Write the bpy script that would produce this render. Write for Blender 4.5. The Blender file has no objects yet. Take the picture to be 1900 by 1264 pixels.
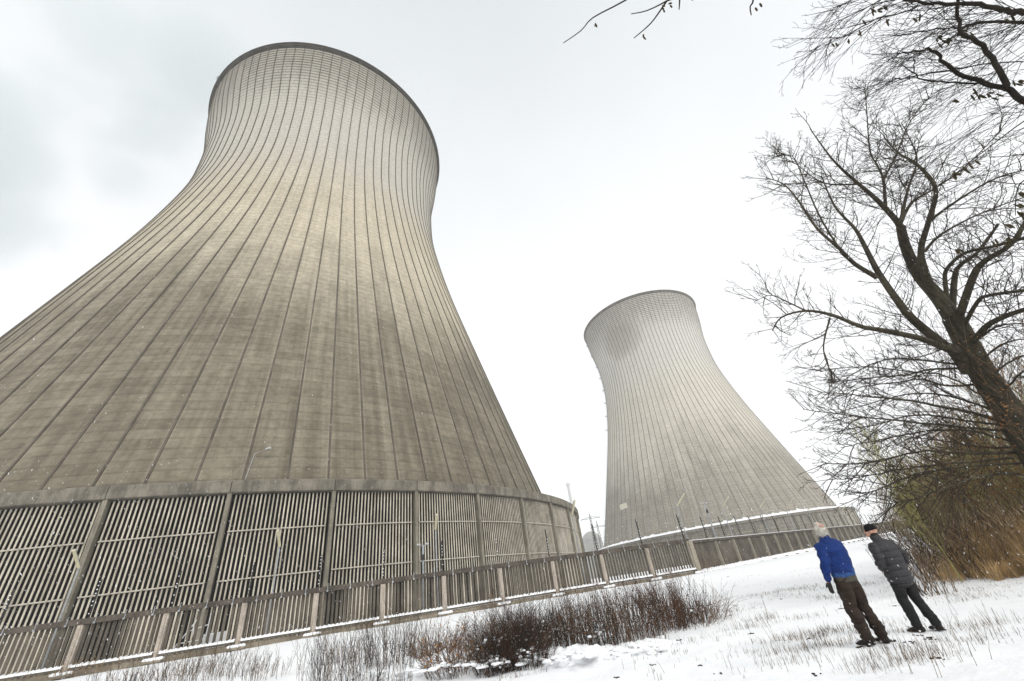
import bpy, bmesh, math, random
import numpy as np
from mathutils import Vector, Matrix
R_ = math.radians
rnd = random.Random(7)
scene = bpy.context.scene
col = scene.collection

# ------------------------------------------------------------------ camera
EYE = 1.6
cam_d = bpy.data.cameras.new('camera')
cam = bpy.data.objects.new('camera', cam_d)
col.objects.link(cam)
cam_d.sensor_width = 36.0
F = 750.42
cam_d.lens = F / 1900 * 36
cam_d.clip_start = 0.05
cam_d.clip_end = 6000
PITCH, ROLL = 0.54729, -0.15495
cp, sp, cr, sr = math.cos(PITCH), math.sin(PITCH), math.cos(ROLL), math.sin(ROLL)
FWD = Vector((0, cp, sp)); RT0 = Vector((1, 0, 0)); UP0 = Vector((0, -sp, cp))
RT = cr * RT0 + sr * UP0
UP = -sr * RT0 + cr * UP0
m = Matrix((RT, UP, -FWD)).transposed().to_4x4()
m.translation = Vector((0, 0, EYE))
cam.matrix_world = m
scene.camera = cam


def ray(px, py):
    """direction of the photograph's pixel (1900 x 1264)"""
    return FWD + RT * ((px - 950) / F) - UP * ((py - 632) / F)


def P(px, py, dist):
    """world point at a horizontal distance from the camera"""
    d = ray(px, py)
    h = math.hypot(d.x, d.y)
    return Vector((0, 0, EYE)) + d * (dist / h)


def azp(deg, dist, z=0.0):
    return Vector((dist * math.sin(R_(deg)), dist * math.cos(R_(deg)), z))


# ------------------------------------------------------------------ world, sun
world = bpy.data.worlds.new('World')
scene.world = world
world.use_nodes = True
SUN_EL, SUN_AZ = 38, 150     # behind the camera, to the right
wt = world.node_tree
for n_ in list(wt.nodes):
    wt.nodes.remove(n_)
w_out = wt.nodes.new('ShaderNodeOutputWorld')
sky = wt.nodes.new('ShaderNodeTexSky')
sky.sky_type = 'NISHITA'
sky.sun_disc = False
sky.sun_elevation = R_(SUN_EL)
sky.sun_rotation = R_(SUN_AZ)
bg1 = wt.nodes.new('ShaderNodeBackground')
bg1.inputs['Strength'].default_value = 0.006
bg2 = wt.nodes.new('ShaderNodeBackground')       # the overcast cloud deck
bg2.inputs['Strength'].default_value = 1.0
tc = wt.nodes.new('ShaderNodeTexCoord')
sep = wt.nodes.new('ShaderNodeSeparateXYZ')
wt.links.new(tc.outputs['Generated'], sep.inputs[0])
ramp = wt.nodes.new('ShaderNodeValToRGB')
wt.links.new(sep.outputs['Z'], ramp.inputs[0])
cr_ = ramp.color_ramp
cr_.elements[0].position = 0.0
cr_.elements[0].color = (0.90, 0.905, 0.912, 1)
cr_.elements[1].position = 1.0
cr_.elements[1].color = (0.62, 0.655, 0.672, 1)
e = cr_.elements.new(0.55); e.color = (0.875, 0.885, 0.895, 1)
e = cr_.elements.new(0.8); e.color = (0.76, 0.785, 0.80, 1)
nz = wt.nodes.new('ShaderNodeTexNoise')
nz.inputs['Scale'].default_value = 1.6
nz.inputs['Detail'].default_value = 3
wt.links.new(tc.outputs['Generated'], nz.inputs['Vector'])
mr = wt.nodes.new('ShaderNodeMapRange')
mr.inputs['From Min'].default_value = 0.3
mr.inputs['From Max'].default_value = 0.7
mr.inputs['To Min'].default_value = 0.95
mr.inputs['To Max'].default_value = 1.04
wt.links.new(nz.outputs['Fac'], mr.inputs['Value'])
vm = wt.nodes.new('ShaderNodeVectorMath'); vm.operation = 'SCALE'
wt.links.new(ramp.outputs['Color'], vm.inputs[0])
wt.links.new(mr.outputs[0], vm.inputs['Scale'])
wt.links.new(vm.outputs[0], bg2.inputs['Color'])
wt.links.new(sky.outputs['Color'], bg1.inputs['Color'])
add = wt.nodes.new('ShaderNodeAddShader')
wt.links.new(bg1.outputs[0], add.inputs[0]); wt.links.new(bg2.outputs[0], add.inputs[1])
wt.links.new(add.outputs[0], w_out.inputs['Surface'])

sun_d = bpy.data.lights.new('sun', 'SUN')
sun_d.energy = 1.5
sun_d.angle = R_(25)
sun_d.color = (1.0, 0.97, 0.92)
sun = bpy.data.objects.new('sun', sun_d)
col.objects.link(sun)
sv = Vector((math.sin(R_(SUN_AZ)) * math.cos(R_(SUN_EL)), math.cos(R_(SUN_AZ)) * math.cos(R_(SUN_EL)), math.sin(R_(SUN_EL))))
sun.rotation_euler = sv.to_track_quat('Z', 'Y').to_euler()

scene.view_settings.view_transform = 'Standard'
scene.view_settings.look = 'None'
scene.view_settings.exposure = 0.28
scene.view_settings.gamma = 1.0
scene.render.engine = 'CYCLES'
scene.cycles.max_bounces = 5
scene.cycles.diffuse_bounces = 3
scene.cycles.volume_bounces = 2
scene.cycles.volume_step_rate = 1.0
scene.cycles.use_denoising = True


# ------------------------------------------------------------------ materials
class NT:
    def __init__(s, name, rough=0.85):
        s.m = bpy.data.materials.new(name)
        s.m.use_nodes = True
        s.t = s.m.node_tree
        s.b = s.t.nodes['Principled BSDF']
        s.b.inputs['Roughness'].default_value = rough
        s.b.inputs['Specular IOR Level'].default_value = 0.25
        s.c = s.t.nodes.new('ShaderNodeTexCoord')

    def put(s, sock, v):
        if isinstance(v, bpy.types.NodeSocket):
            s.t.links.new(v, sock)
        elif v is not None:
            sock.default_value = v

    def math(s, op, a, b=None, c=None):
        n = s.t.nodes.new('ShaderNodeMath'); n.operation = op
        s.put(n.inputs[0], a); s.put(n.inputs[1], b)
        if c is not None: s.put(n.inputs[2], c)
        return n.outputs[0]

    def sep(s, v):
        n = s.t.nodes.new('ShaderNodeSeparateXYZ'); s.put(n.inputs[0], v)
        return n.outputs

    def comb(s, x, y, z):
        n = s.t.nodes.new('ShaderNodeCombineXYZ')
        for i, v in enumerate((x, y, z)): s.put(n.inputs[i], v)
        return n.outputs[0]

    def noise(s, vec, scale=1.0, detail=4.0, rough=0.55):
        n = s.t.nodes.new('ShaderNodeTexNoise')
        s.put(n.inputs['Vector'], vec)
        n.inputs['Scale'].default_value = scale
        n.inputs['Detail'].default_value = detail
        n.inputs['Roughness'].default_value = rough
        return n.outputs['Fac']

    def white(s, vec):
        n = s.t.nodes.new('ShaderNodeTexWhiteNoise'); n.noise_dimensions = '3D'
        s.put(n.inputs['Vector'], vec)
        return n.outputs['Value']

    def rng(s, v, a, b, c=0.0, d=1.0, smooth=True):
        n = s.t.nodes.new('ShaderNodeMapRange')
        if smooth: n.interpolation_type = 'SMOOTHSTEP'
        s.put(n.inputs['Value'], v)
        for k, q in zip(('From Min', 'From Max', 'To Min', 'To Max'), (a, b, c, d)):
            n.inputs[k].default_value = q
        return n.outputs[0]

    def mix(s, fac, a, b, mode='MIX'):
        n = s.t.nodes.new('ShaderNodeMix'); n.data_type = 'RGBA'; n.blend_type = mode
        s.put(n.inputs['Factor'], fac)
        for sock, v in ((n.inputs['A'], a), (n.inputs['B'], b)):
            if isinstance(v, tuple) and len(v) == 3: v = (*v, 1)
            s.put([q for q in n.inputs if q.name == sock.name and q.type == 'RGBA'][0], v)
        return [q for q in n.outputs if q.type == 'RGBA'][0]

    def scale(s, col_, f):
        n = s.t.nodes.new('ShaderNodeVectorMath'); n.operation = 'SCALE'
        s.put(n.inputs[0], col_); s.put(n.inputs['Scale'], f)
        return n.outputs[0]

    def vmul(s, v, t3):
        n = s.t.nodes.new('ShaderNodeVectorMath'); n.operation = 'MULTIPLY'
        s.put(n.inputs[0], v); n.inputs[1].default_value = t3
        return n.outputs[0]

    def base(s, c):
        if isinstance(c, tuple) and len(c) == 3: c = (*c, 1)
        s.put(s.b.inputs['Base Color'], c)

    def bump(s, h, strength=0.4, dist=0.05):
        n = s.t.nodes.new('ShaderNodeBump')
        n.inputs['Strength'].default_value = strength
        n.inputs['Distance'].default_value = dist
        s.put(n.inputs['Height'], h)
        s.t.links.new(n.outputs[0], s.b.inputs['Normal'])


def simple(name, c, rough=0.85, var=0.25, scale=6.0, bump=0.0, metal=0.0, c2=None):
    n = NT(name, rough)
    f = n.noise(n.c.outputs['Object'], scale, 5)
    c2 = c2 or tuple(v * (1 - var) for v in c)
    n.base(n.mix(n.rng(f, 0.35, 0.65), c2, c))
    n.b.inputs['Metallic'].default_value = metal
    if bump: n.bump(f, bump, 0.03)
    return n.m


def shell_concrete(name, c_light, c_dark, seed, phase, top=160.0, foot_z=(36, 80), blotch=None):
    n = NT(name, 0.9)
    x, y, z = n.sep(n.c.outputs['Object'])
    th = n.math('ARCTAN2', y, x)
    u = n.math('MULTIPLY', th, 50.0)
    v = n.comb(u, z, float(seed))
    step = 2 * math.pi / 93
    bayf = n.math('DIVIDE', n.math('ADD', th, math.pi / 2 - R_(phase) + step * 200), step)
    bay = n.math('FLOOR', bayf); bfr = n.math('FRACT', bayf)
    wb = n.white(n.comb(bay, 5.0, float(seed)))
    big = n.noise(n.vmul(v, (0.012, 0.022, 1)), 1.0, 3)
    band = n.noise(n.vmul(v, (0.03, 0.30, 1)), 1.0, 4, 0.6)
    streak = n.noise(n.vmul(v, (1.1, 0.03, 1)), 1.0, 5, 0.6)
    patch = n.noise(n.vmul(v, (0.20, 0.11, 1)), 1.0, 7, 0.7)
    fine = n.noise(n.vmul(v, (1.1, 1.4, 1)), 1.0, 6, 0.75)
    # horizontal lift joints every 1.3 m
    zl = n.math('DIVIDE', z, 1.3)
    fr = n.math('FRACT', zl)
    lift = n.math('FLOOR', zl)
    d0 = n.math('ABSOLUTE', n.math('SUBTRACT', fr, 0.5))
    line = n.math('MAXIMUM', n.rng(d0, 0.38, 0.48), n.math('MULTIPLY', n.rng(d0, 0.24, 0.40), n.rng(z, top - 48, top - 15)))
    wn = n.white(n.comb(lift, bay, float(seed)))
    wl = n.white(n.comb(lift, 3.0, float(seed)))
    # washed-out waist over a dirtier foot whose edge steps from bay to bay
    zz = n.math('ADD', z, n.math('MULTIPLY', n.math('SUBTRACT', big, 0.5), 60.0))
    zz = n.math('ADD', zz, n.math('MULTIPLY', n.math('SUBTRACT', wb, 0.5), 12.0))
    zz = n.math('ADD', zz, n.math('MULTIPLY', n.math('SUBTRACT', patch, 0.5), 26.0))
    foot = n.rng(zz, foot_z[0], foot_z[1])
    def dev(q, k): return n.math('MULTIPLY', n.math('SUBTRACT', q, 0.5), k)
    tone = n.math('ADD', 0.10, n.math('MULTIPLY', foot, 0.64))
    for q, k in ((band, 0.13), (patch, 0.46), (streak, 0.62), (wn, 0.07), (wl, 0.05), (big, 0.2)):
        tone = n.math('ADD', tone, dev(q, k))
    crown = n.rng(n.math('ADD', z, n.math('MULTIPLY', n.math('SUBTRACT', patch, 0.5), 22.0)), top - 30, top - 2)
    tone = n.math('SUBTRACT', tone, n.math('MULTIPLY', crown, 0.46))
    tone = n.math('SUBTRACT', tone, n.math('MULTIPLY', n.math('MULTIPLY', crown, n.rng(wn, 0.55, 0.95)), 0.28))
    c = n.mix(n.rng(tone, 0.0, 0.9, smooth=False), c_dark, c_light)
    # greyer towards the throat
    thr = n.rng(z, 85, 118)
    c = n.mix(n.math('MULTIPLY', thr, 0.55), c, n.scale(c, 1.0) if False else tuple(sum(c_light) / 3 * k for k in (1.0, 0.985, 0.94)))
    c = n.mix(n.math('MULTIPLY', crown, 0.55), c, tuple(a_ * 0.35 + b_ * 0.65 for a_, b_ in zip(c_light, c_dark)))
    # pale strips washed clean beside the ribs, low down
    edge = n.rng(n.math('ABSOLUTE', n.math('SUBTRACT', bfr, 0.5)), 0.40, 0.49)
    ew = n.math('MULTIPLY', edge, n.math('MULTIPLY', n.rng(streak, 0.38, 0.62), n.rng(z, 110, 60)))
    c = n.mix(n.math('MULTIPLY', ew, 0.38), c, c_light)
    ls = n.math('ADD', 0.20, n.math('MULTIPLY', crown, 0.80))
    low = n.math('MULTIPLY', line, n.math('MULTIPLY', ls, n.rng(patch, 0.3, 0.5, 0.6, 1.0)))
    c = n.mix(low, c, tuple(k * 0.22 for k in c_dark))
    # small black runs and pale scars
    spot = n.math('MULTIPLY', n.rng(n.noise(n.vmul(v, (0.9, 0.16, 1)), 1.0, 5, 0.7), 0.60, 0.70), n.rng(band, 0.45, 0.65))
    c = n.mix(n.math('MULTIPLY', spot, 0.55), c, tuple(k * 0.45 for k in c_dark))
    scar = n.rng(n.noise(n.vmul(v, (0.5, 2.6, 1)), 1.0, 6, 0.75), 0.63, 0.70)
    c = n.mix(n.math('MULTIPLY', scar, 0.42), c, tuple(min(1, k * 1.3) for k in c_light))
    if blotch:
        (ba, bz, bw, bh) = blotch
        dx = n.math('DIVIDE', n.math('SUBTRACT', th, R_(ba - 90)), R_(bw)); dz = n.math('DIVIDE', n.math('SUBTRACT', z, bz), bh)
        rr_ = n.math('ADD', n.math('ADD', n.math('MULTIPLY', dx, dx), n.math('MULTIPLY', dz, dz)), n.math('MULTIPLY', n.math('SUBTRACT', patch, 0.5), 2.2))
        c = n.mix(n.math('MULTIPLY', n.rng(rr_, 1.6, 0.1), 0.62), c, tuple(k * 1.05 for k in c_dark))
    c = n.scale(c, n.rng(fine, 0.25, 0.75, 0.74, 1.22))
    n.base(c)
    n.bump(n.math('ADD', n.math('MULTIPLY', fine, 0.6), n.math('MULTIPLY', line, -0.5)), 0.6, 0.06)
    return n.m


def weathered(name, c1, c2, seed=0, vs=0.8, hs=4.0, dark=0.5, rough=0.92):
    """concrete with vertical runs"""
    n = NT(name, rough)
    o = n.c.outputs['Object']
    x, y, z = n.sep(o)
    a = n.noise(n.comb(n.math('MULTIPLY', x, hs), n.math('MULTIPLY', y, hs), n.math('MULTIPLY', z, vs)), 1.0, 5, 0.65)
    b = n.noise(o, 0.7, 4)
    f = n.noise(o, 14.0, 5, 0.7)
    t = n.math('ADD', n.math('MULTIPLY', a, 0.6), n.math('MULTIPLY', b, 0.4))
    c = n.mix(n.rng(t, 0.36, 0.64), c2, c1)
    c = n.mix(n.math('MULTIPLY', n.rng(a, 0.60, 0.72), dark), c, tuple(k * 0.35 for k in c2))
    c = n.scale(c, n.rng(f, 0.3, 0.7, 0.75, 1.2))
    n.base(c)
    n.bump(f, 0.5, 0.02)
    return n.m


M = {}
M['shell_near'] = shell_concrete('weathered_shell_concrete', (0.505, 0.448, 0.342), (0.132, 0.115, 0.082), 3, 28.08)
M['shell_far'] = shell_concrete('hazed_shell_concrete', (0.58, 0.54, 0.46), (0.235, 0.212, 0.172), 11, 1.2, foot_z=(24, 74), blotch=(-42, 134, 20, 13))  # paler than the near shell: distance haze put into the colour
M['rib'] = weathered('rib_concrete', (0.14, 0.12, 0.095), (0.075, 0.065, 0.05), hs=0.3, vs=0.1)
M['rib_far'] = weathered('hazed_rib_concrete', (0.21, 0.19, 0.16), (0.14, 0.125, 0.105), hs=0.3, vs=0.1)  # far copy of the rib concrete, lightened to paint in haze
M['rim'] = weathered('rim_concrete', (0.075, 0.066, 0.052), (0.03, 0.027, 0.022), hs=0.3, vs=0.3)
M['rim_far'] = weathered('hazed_rim_concrete', (0.20, 0.182, 0.15), (0.12, 0.108, 0.09), hs=0.3, vs=0.3)  # far copy of the rim concrete, haze fade painted into its tone
M['beam'] = weathered('ring_beam_concrete', (0.235, 0.212, 0.17), (0.10, 0.09, 0.073), hs=1.2, vs=0.25)
M['pillar'] = weathered('pillar_concrete', (0.255, 0.232, 0.18), (0.15, 0.135, 0.105), hs=2, vs=0.3)
M['slat'] = weathered('louvre_slat_concrete', (0.60, 0.545, 0.445), (0.34, 0.305, 0.245), hs=1.0, vs=0.3, dark=0.25)
M['steel_rail'] = simple('pale_rail', (0.55, 0.50, 0.42), 0.6, 0.3, 3)
M['inner'] = simple('inner_shade_black', (0.006, 0.0055, 0.005), 0.95, 0.4, 0.4)  # near-black colour paints the shade behind the louvres
M['fence_slat'] = weathered('fence_slat_concrete', (0.15, 0.13, 0.102), (0.07, 0.06, 0.048), hs=5, vs=0.8)
M['fence_beam'] = weathered('fence_beam_concrete', (0.12, 0.10, 0.08), (0.06, 0.05, 0.042), hs=2, vs=2)
M['fence_post'] = weathered('fence_post_concrete', (0.50, 0.435, 0.365), (0.33, 0.285, 0.24), hs=4, vs=1, dark=0.3)
M['plinth'] = weathered('plinth_concrete', (0.30, 0.26, 0.20), (0.16, 0.135, 0.10), hs=1.5, vs=2)
M['wall_panel'] = weathered('wall_panel_concrete', (0.17, 0.15, 0.12), (0.07, 0.06, 0.05), hs=5, vs=0.5, dark=0.7)
M['wall_post'] = weathered('wall_post_concrete', (0.42, 0.38, 0.31), (0.28, 0.25, 0.2), hs=5, vs=1, dark=0.3)
M['steel'] = simple('galvanised_steel', (0.42, 0.44, 0.45), 0.5, 0.3, 4, metal=0.5)
M['dark_steel'] = simple('dark_steel', (0.045, 0.042, 0.04), 0.6, 0.3, 8)
M['lamp'] = simple('yellowed_lamp_cover', (0.68, 0.62, 0.42), 0.4, 0.15, 5)
M['far_grey'] = simple('pale_grey_paint', (0.5, 0.5, 0.49), 0.8, 0.12, 0.2)
M['far_dome'] = simple('dome_concrete', (0.42, 0.41, 0.38), 0.8, 0.12, 0.2)
M['plate'] = simple('pale_plate', (0.62, 0.58, 0.47), 0.7, 0.1, 1)
M['grey_metal'] = weathered('grey_cladding', (0.20, 0.21, 0.215), (0.14, 0.145, 0.15), hs=0.5, vs=0.5)

n = NT('snow', 0.6)
f1 = n.noise(n.c.outputs['Object'], 1.3, 6, 0.6)
f2 = n.noise(n.c.outputs['Object'], 12.0, 6, 0.6)
n.base(n.mix(n.rng(f1, 0.3, 0.7), (0.87, 0.885, 0.905), (0.92, 0.925, 0.93)))
n.bump(n.math('ADD', f1, n.math('MULTIPLY', f2, 0.3)), 0.55, 0.10)
n.b.inputs['Specular IOR Level'].default_value = 0.15
M['snow'] = n.m


# ------------------------------------------------------------------ mesh helpers
class MB:
    def __init__(s):
        s.v = []; s.f = []; s.mi = []; s.n = 0

    def add(s, verts, faces, mi=0):
        b = s.n
        s.v.extend(verts); s.n += len(verts)
        s.f.extend([tuple(i + b for i in q) for q in faces])
        s.mi.extend([mi] * len(faces))

    def box(s, c, sx, sy, sz, ax=(1, 0, 0), ay=(0, 1, 0), az=(0, 0, 1), mi=0):
        c = Vector(c); ax = Vector(ax) * sx / 2; ay = Vector(ay) * sy / 2; az = Vector(az) * sz / 2
        vs = [c + ax * i + ay * j + az * k for i in (-1, 1) for j in (-1, 1) for k in (-1, 1)]
        s.add(vs, [(0, 1, 3, 2), (4, 6, 7, 5), (0, 4, 5, 1), (2, 3, 7, 6), (0, 2, 6, 4), (1, 5, 7, 3)], mi)

    def tube(s, pts, rad, sides=4, mi=0, cap=True):
        n = len(pts)
        pts = [Vector(p) for p in pts]
        vs = []
        d0 = (pts[1] - pts[0])
        ref = Vector((0.3, 0.1, 1)) if abs(d0.normalized().z) < 0.9 else Vector((1, 0.2, 0))
        for i in range(n):
            d = pts[min(i + 1, n - 1)] - pts[max(i - 1, 0)]
            a = d.cross(ref)
            if a.length < 1e-9: a = Vector((1, 0, 0))
            a.normalize(); b = d.cross(a); b.normalize()
            r = rad[i] if hasattr(rad, '__len__') else rad
            for k in range(sides):
                t = 2 * math.pi * k / sides
                vs.append(pts[i] + a * (math.cos(t) * r) + b * (math.sin(t) * r))
        fs = []
        for i in range(n - 1):
            for k in range(sides):
                k2 = (k + 1) % sides
                fs.append((i * sides + k, i * sides + k2, (i + 1) * sides + k2, (i + 1) * sides + k))
        if cap:
            fs.append(tuple(range(sides))); fs.append(tuple((n - 1) * sides + k for k in reversed(range(sides))))
        s.add(vs, fs, mi)

    def blob(s, c, rx, ry, rz, seed=0, amp=0.2, mi=0, sub=1):
        bm = bmesh.new()
        bmesh.ops.create_icosphere(bm, subdivisions=sub, radius=1)
        r = random.Random(seed)
        vs = []
        for v in bm.verts:
            k = 1 + r.uniform(-amp, amp)
            vs.append(Vector((c[0] + v.co.x * rx * k, c[1] + v.co.y * ry * k, c[2] + v.co.z * rz * k)))
        fs = [tuple(v.index for v in f.verts) for f in bm.faces]
        bm.free()
        s.add(vs, fs, mi)

    def build(s, name, mats, parent=None, smooth=False):
        me = bpy.data.meshes.new(name)
        me.from_pydata([tuple(v) for v in s.v], [], s.f)
        if not isinstance(mats, (list, tuple)): mats = [mats]
        for m_ in mats: me.materials.append(m_)
        if len(mats) > 1: me.polygons.foreach_set('material_index', s.mi)
        if smooth: me.polygons.foreach_set('use_smooth', [True] * len(me.polygons))
        me.update()
        o = bpy.data.objects.new(name, me)
        col.objects.link(o)
        if parent: o.parent = parent
        return o


def empty(name, loc=(0, 0, 0), rz=0.0):
    o = bpy.data.objects.new(name, None)
    o.empty_display_size = 0.3
    o.location = loc; o.rotation_euler = (0, 0, rz)
    col.objects.link(o)
    return o


def tag(o, label=None, cat=None, group=None, kind=None):
    if label: o['label'] = label
    if cat: o['category'] = cat
    if group: o['group'] = group
    if kind: o['kind'] = kind
    return o


def copy_tree(o, parent=None):
    c = o.copy(); col.objects.link(c)
    if parent:
        c.parent = parent
    for ch in list(o.children):
        copy_tree(ch, c)
    return c


# ------------------------------------------------------------------ terrain
N1 = (-0.3172, 0.9484)   # behind the slatted fence
N2 = (-0.7294, 0.6841)   # behind the solid wall
FA = Vector((-29.0066, 28.2761, 0)); FAZ = 1.24814; FSP = 4.4359
FD = Vector((math.sin(FAZ), math.cos(FAZ), 0))
FK = FA + FD * FSP * 10
GAZ = 0.753192
GD = Vector((math.sin(GAZ), math.cos(GAZ), 0))
C1 = Vector((-60.681, 98.2637, 0)); C2 = Vector((97.6005, 266.251, 0))


def sstep(a, b, x):
    t = min(1, max(0, (x - a) / (b - a)))
    return t * t * (3 - 2 * t)


from mathutils import noise as mn


def gz(x, y):
    d1 = 35.93 - (N1[0] * x + N1[1] * y)
    d2 = 19.43 - (N2[0] * x + N2[1] * y)
    d = max(d1, d2)
    r = math.hypot(x, y)
    base = 0.06 + 0.62 * sstep(26, 1.5, d)
    az = math.degrees(math.atan2(x, y))
    if r < 200:
        base += 0.10 * sstep(3, 7, r) * (mn.noise(Vector((x * 0.16, y * 0.16, 1.7)))) * sstep(60, 30, r)
        base += 0.075 * math.exp(-((x - 5.2) ** 2 + (y - 8.7) ** 2) / 1.3)
        base += 0.028 * mn.noise(Vector((x * 0.9, y * 0.9, 4.1)))
        if r < 45:
            base += 0.014 * mn.noise(Vector((x * 3.1, y * 3.1, 9.1)))
        # ploughed-up bank in front of the thicket
        bx = sstep(-9.0, -6.5, x) * sstep(3.4, 1.8, x)
        yb = 14.15 - 0.40 * (x + 4.0) + 0.5 * mn.noise(Vector((x * 0.8, 0.5, 6)))
        if x > -12 and x < 6:
            prof = math.exp(-((y - yb) / 0.75) ** 2)
            lum = 0.5 + 0.5 * mn.noise(Vector((x * 1.7, y * 1.7, 2.2))) + 0.35 * mn.noise(Vector((x * 4.7, y * 4.7, 7.2)))
            lum += 0.35 * abs(mn.noise(Vector((x * 8.5, y * 8.5, 3.2))))
            base += bx * prof * (0.36 - 0.14 * sstep(-2, 1.5, x)) * max(0, lum)
    return base


def make_ground():
    azs = []
    a = -180.0
    while a < 180:
        azs.append(a)
        a += (0.22 if -30 < a < 14 else 0.33) if -64 < a < 80 else 4.0
    rs = [0.4, 1.5, 3, 4.5, 6]
    r = 6.0
    while r < 34: r *= 1.0075 if 10 < r < 18 else 1.013; rs.append(r)
    while r < 120: r *= 1.04; rs.append(r)
    while r < 1400: r *= 1.25; rs.append(r)
    verts = [(0, 0, gz(0, 0))]
    for r in rs:
        for a in azs:
            x, y = r * math.sin(R_(a)), r * math.cos(R_(a))
            verts.append((x, y, gz(x, y)))
    n = len(azs); faces = []
    for k in range(n): faces.append((0, 1 + (k + 1) % n, 1 + k))
    for i in range(len(rs) - 1):
        b0 = 1 + i * n; b1 = b0 + n
        for k in range(n):
            k2 = (k + 1) % n
            faces.append((b0 + k, b0 + k2, b1 + k2, b1 + k))
    me = bpy.data.meshes.new('snow_ground'); me.from_pydata(verts, [], faces)
    me.materials.append(M['snow'])
    me.polygons.foreach_set('use_smooth', [True] * len(me.polygons))
    o = bpy.data.objects.new('snow_ground', me); col.objects.link(o)
    tag(o, kind='structure')
    return o


make_ground()

# ------------------------------------------------------------------ cooling towers
ZN = [12, 35, 60, 80, 97, 110, 122, 133, 146, 160.]
RN = [63.9699, 57.03487, 49.70243, 44.13942, 40.35813, 38.33572, 37.88685, 38.27177, 40.265, 41.52352]


def _spl():
    n = len(ZN); A = np.eye(n); b = np.zeros(n); h = np.diff(ZN); y = np.array(RN)
    for i in range(1, n - 1):
        A[i, i - 1] = h[i - 1]; A[i, i] = 2 * (h[i - 1] + h[i]); A[i, i + 1] = h[i]
        b[i] = 6 * ((y[i + 1] - y[i]) / h[i] - (y[i] - y[i - 1]) / h[i - 1])
    return np.linalg.solve(A, b)


SM = _spl()


def shell_r(z):
    i = 0
    while i < len(ZN) - 2 and z > ZN[i + 1]: i += 1
    h = ZN[i + 1] - ZN[i]; a = (ZN[i + 1] - z) / h; b = (z - ZN[i]) / h
    return a * RN[i] + b * RN[i + 1] + ((a ** 3 - a) * SM[i] + (b ** 3 - b) * SM[i + 1]) * h * h / 6


def pol(phi, r, z):      # phi: degrees from -Y towards +X
    return Vector((r * math.sin(R_(phi)), -r * math.cos(R_(phi)), z))


NR = 93
RRING, ZT, ZB = 69.13, 13.84, 12.69


def lathe(mb, prof, seg, mi=0, a0=0.0, a1=360.0):
    full = abs(a1 - a0 - 360) < 1e-6
    cnt = seg if full else seg + 1
    vs = []
    for r, z in prof:
        for k in range(cnt):
            vs.append(pol(a0 + (a1 - a0) * k / seg, r, z))
    fs = []
    for i in range(len(prof) - 1):
        for k in range(seg):
            k2 = (k + 1) % cnt
            fs.append((i * cnt + k, i * cnt + k2, (i + 1) * cnt + k2, (i + 1) * cnt + k))
    mb.add(vs, fs, mi)


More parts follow.
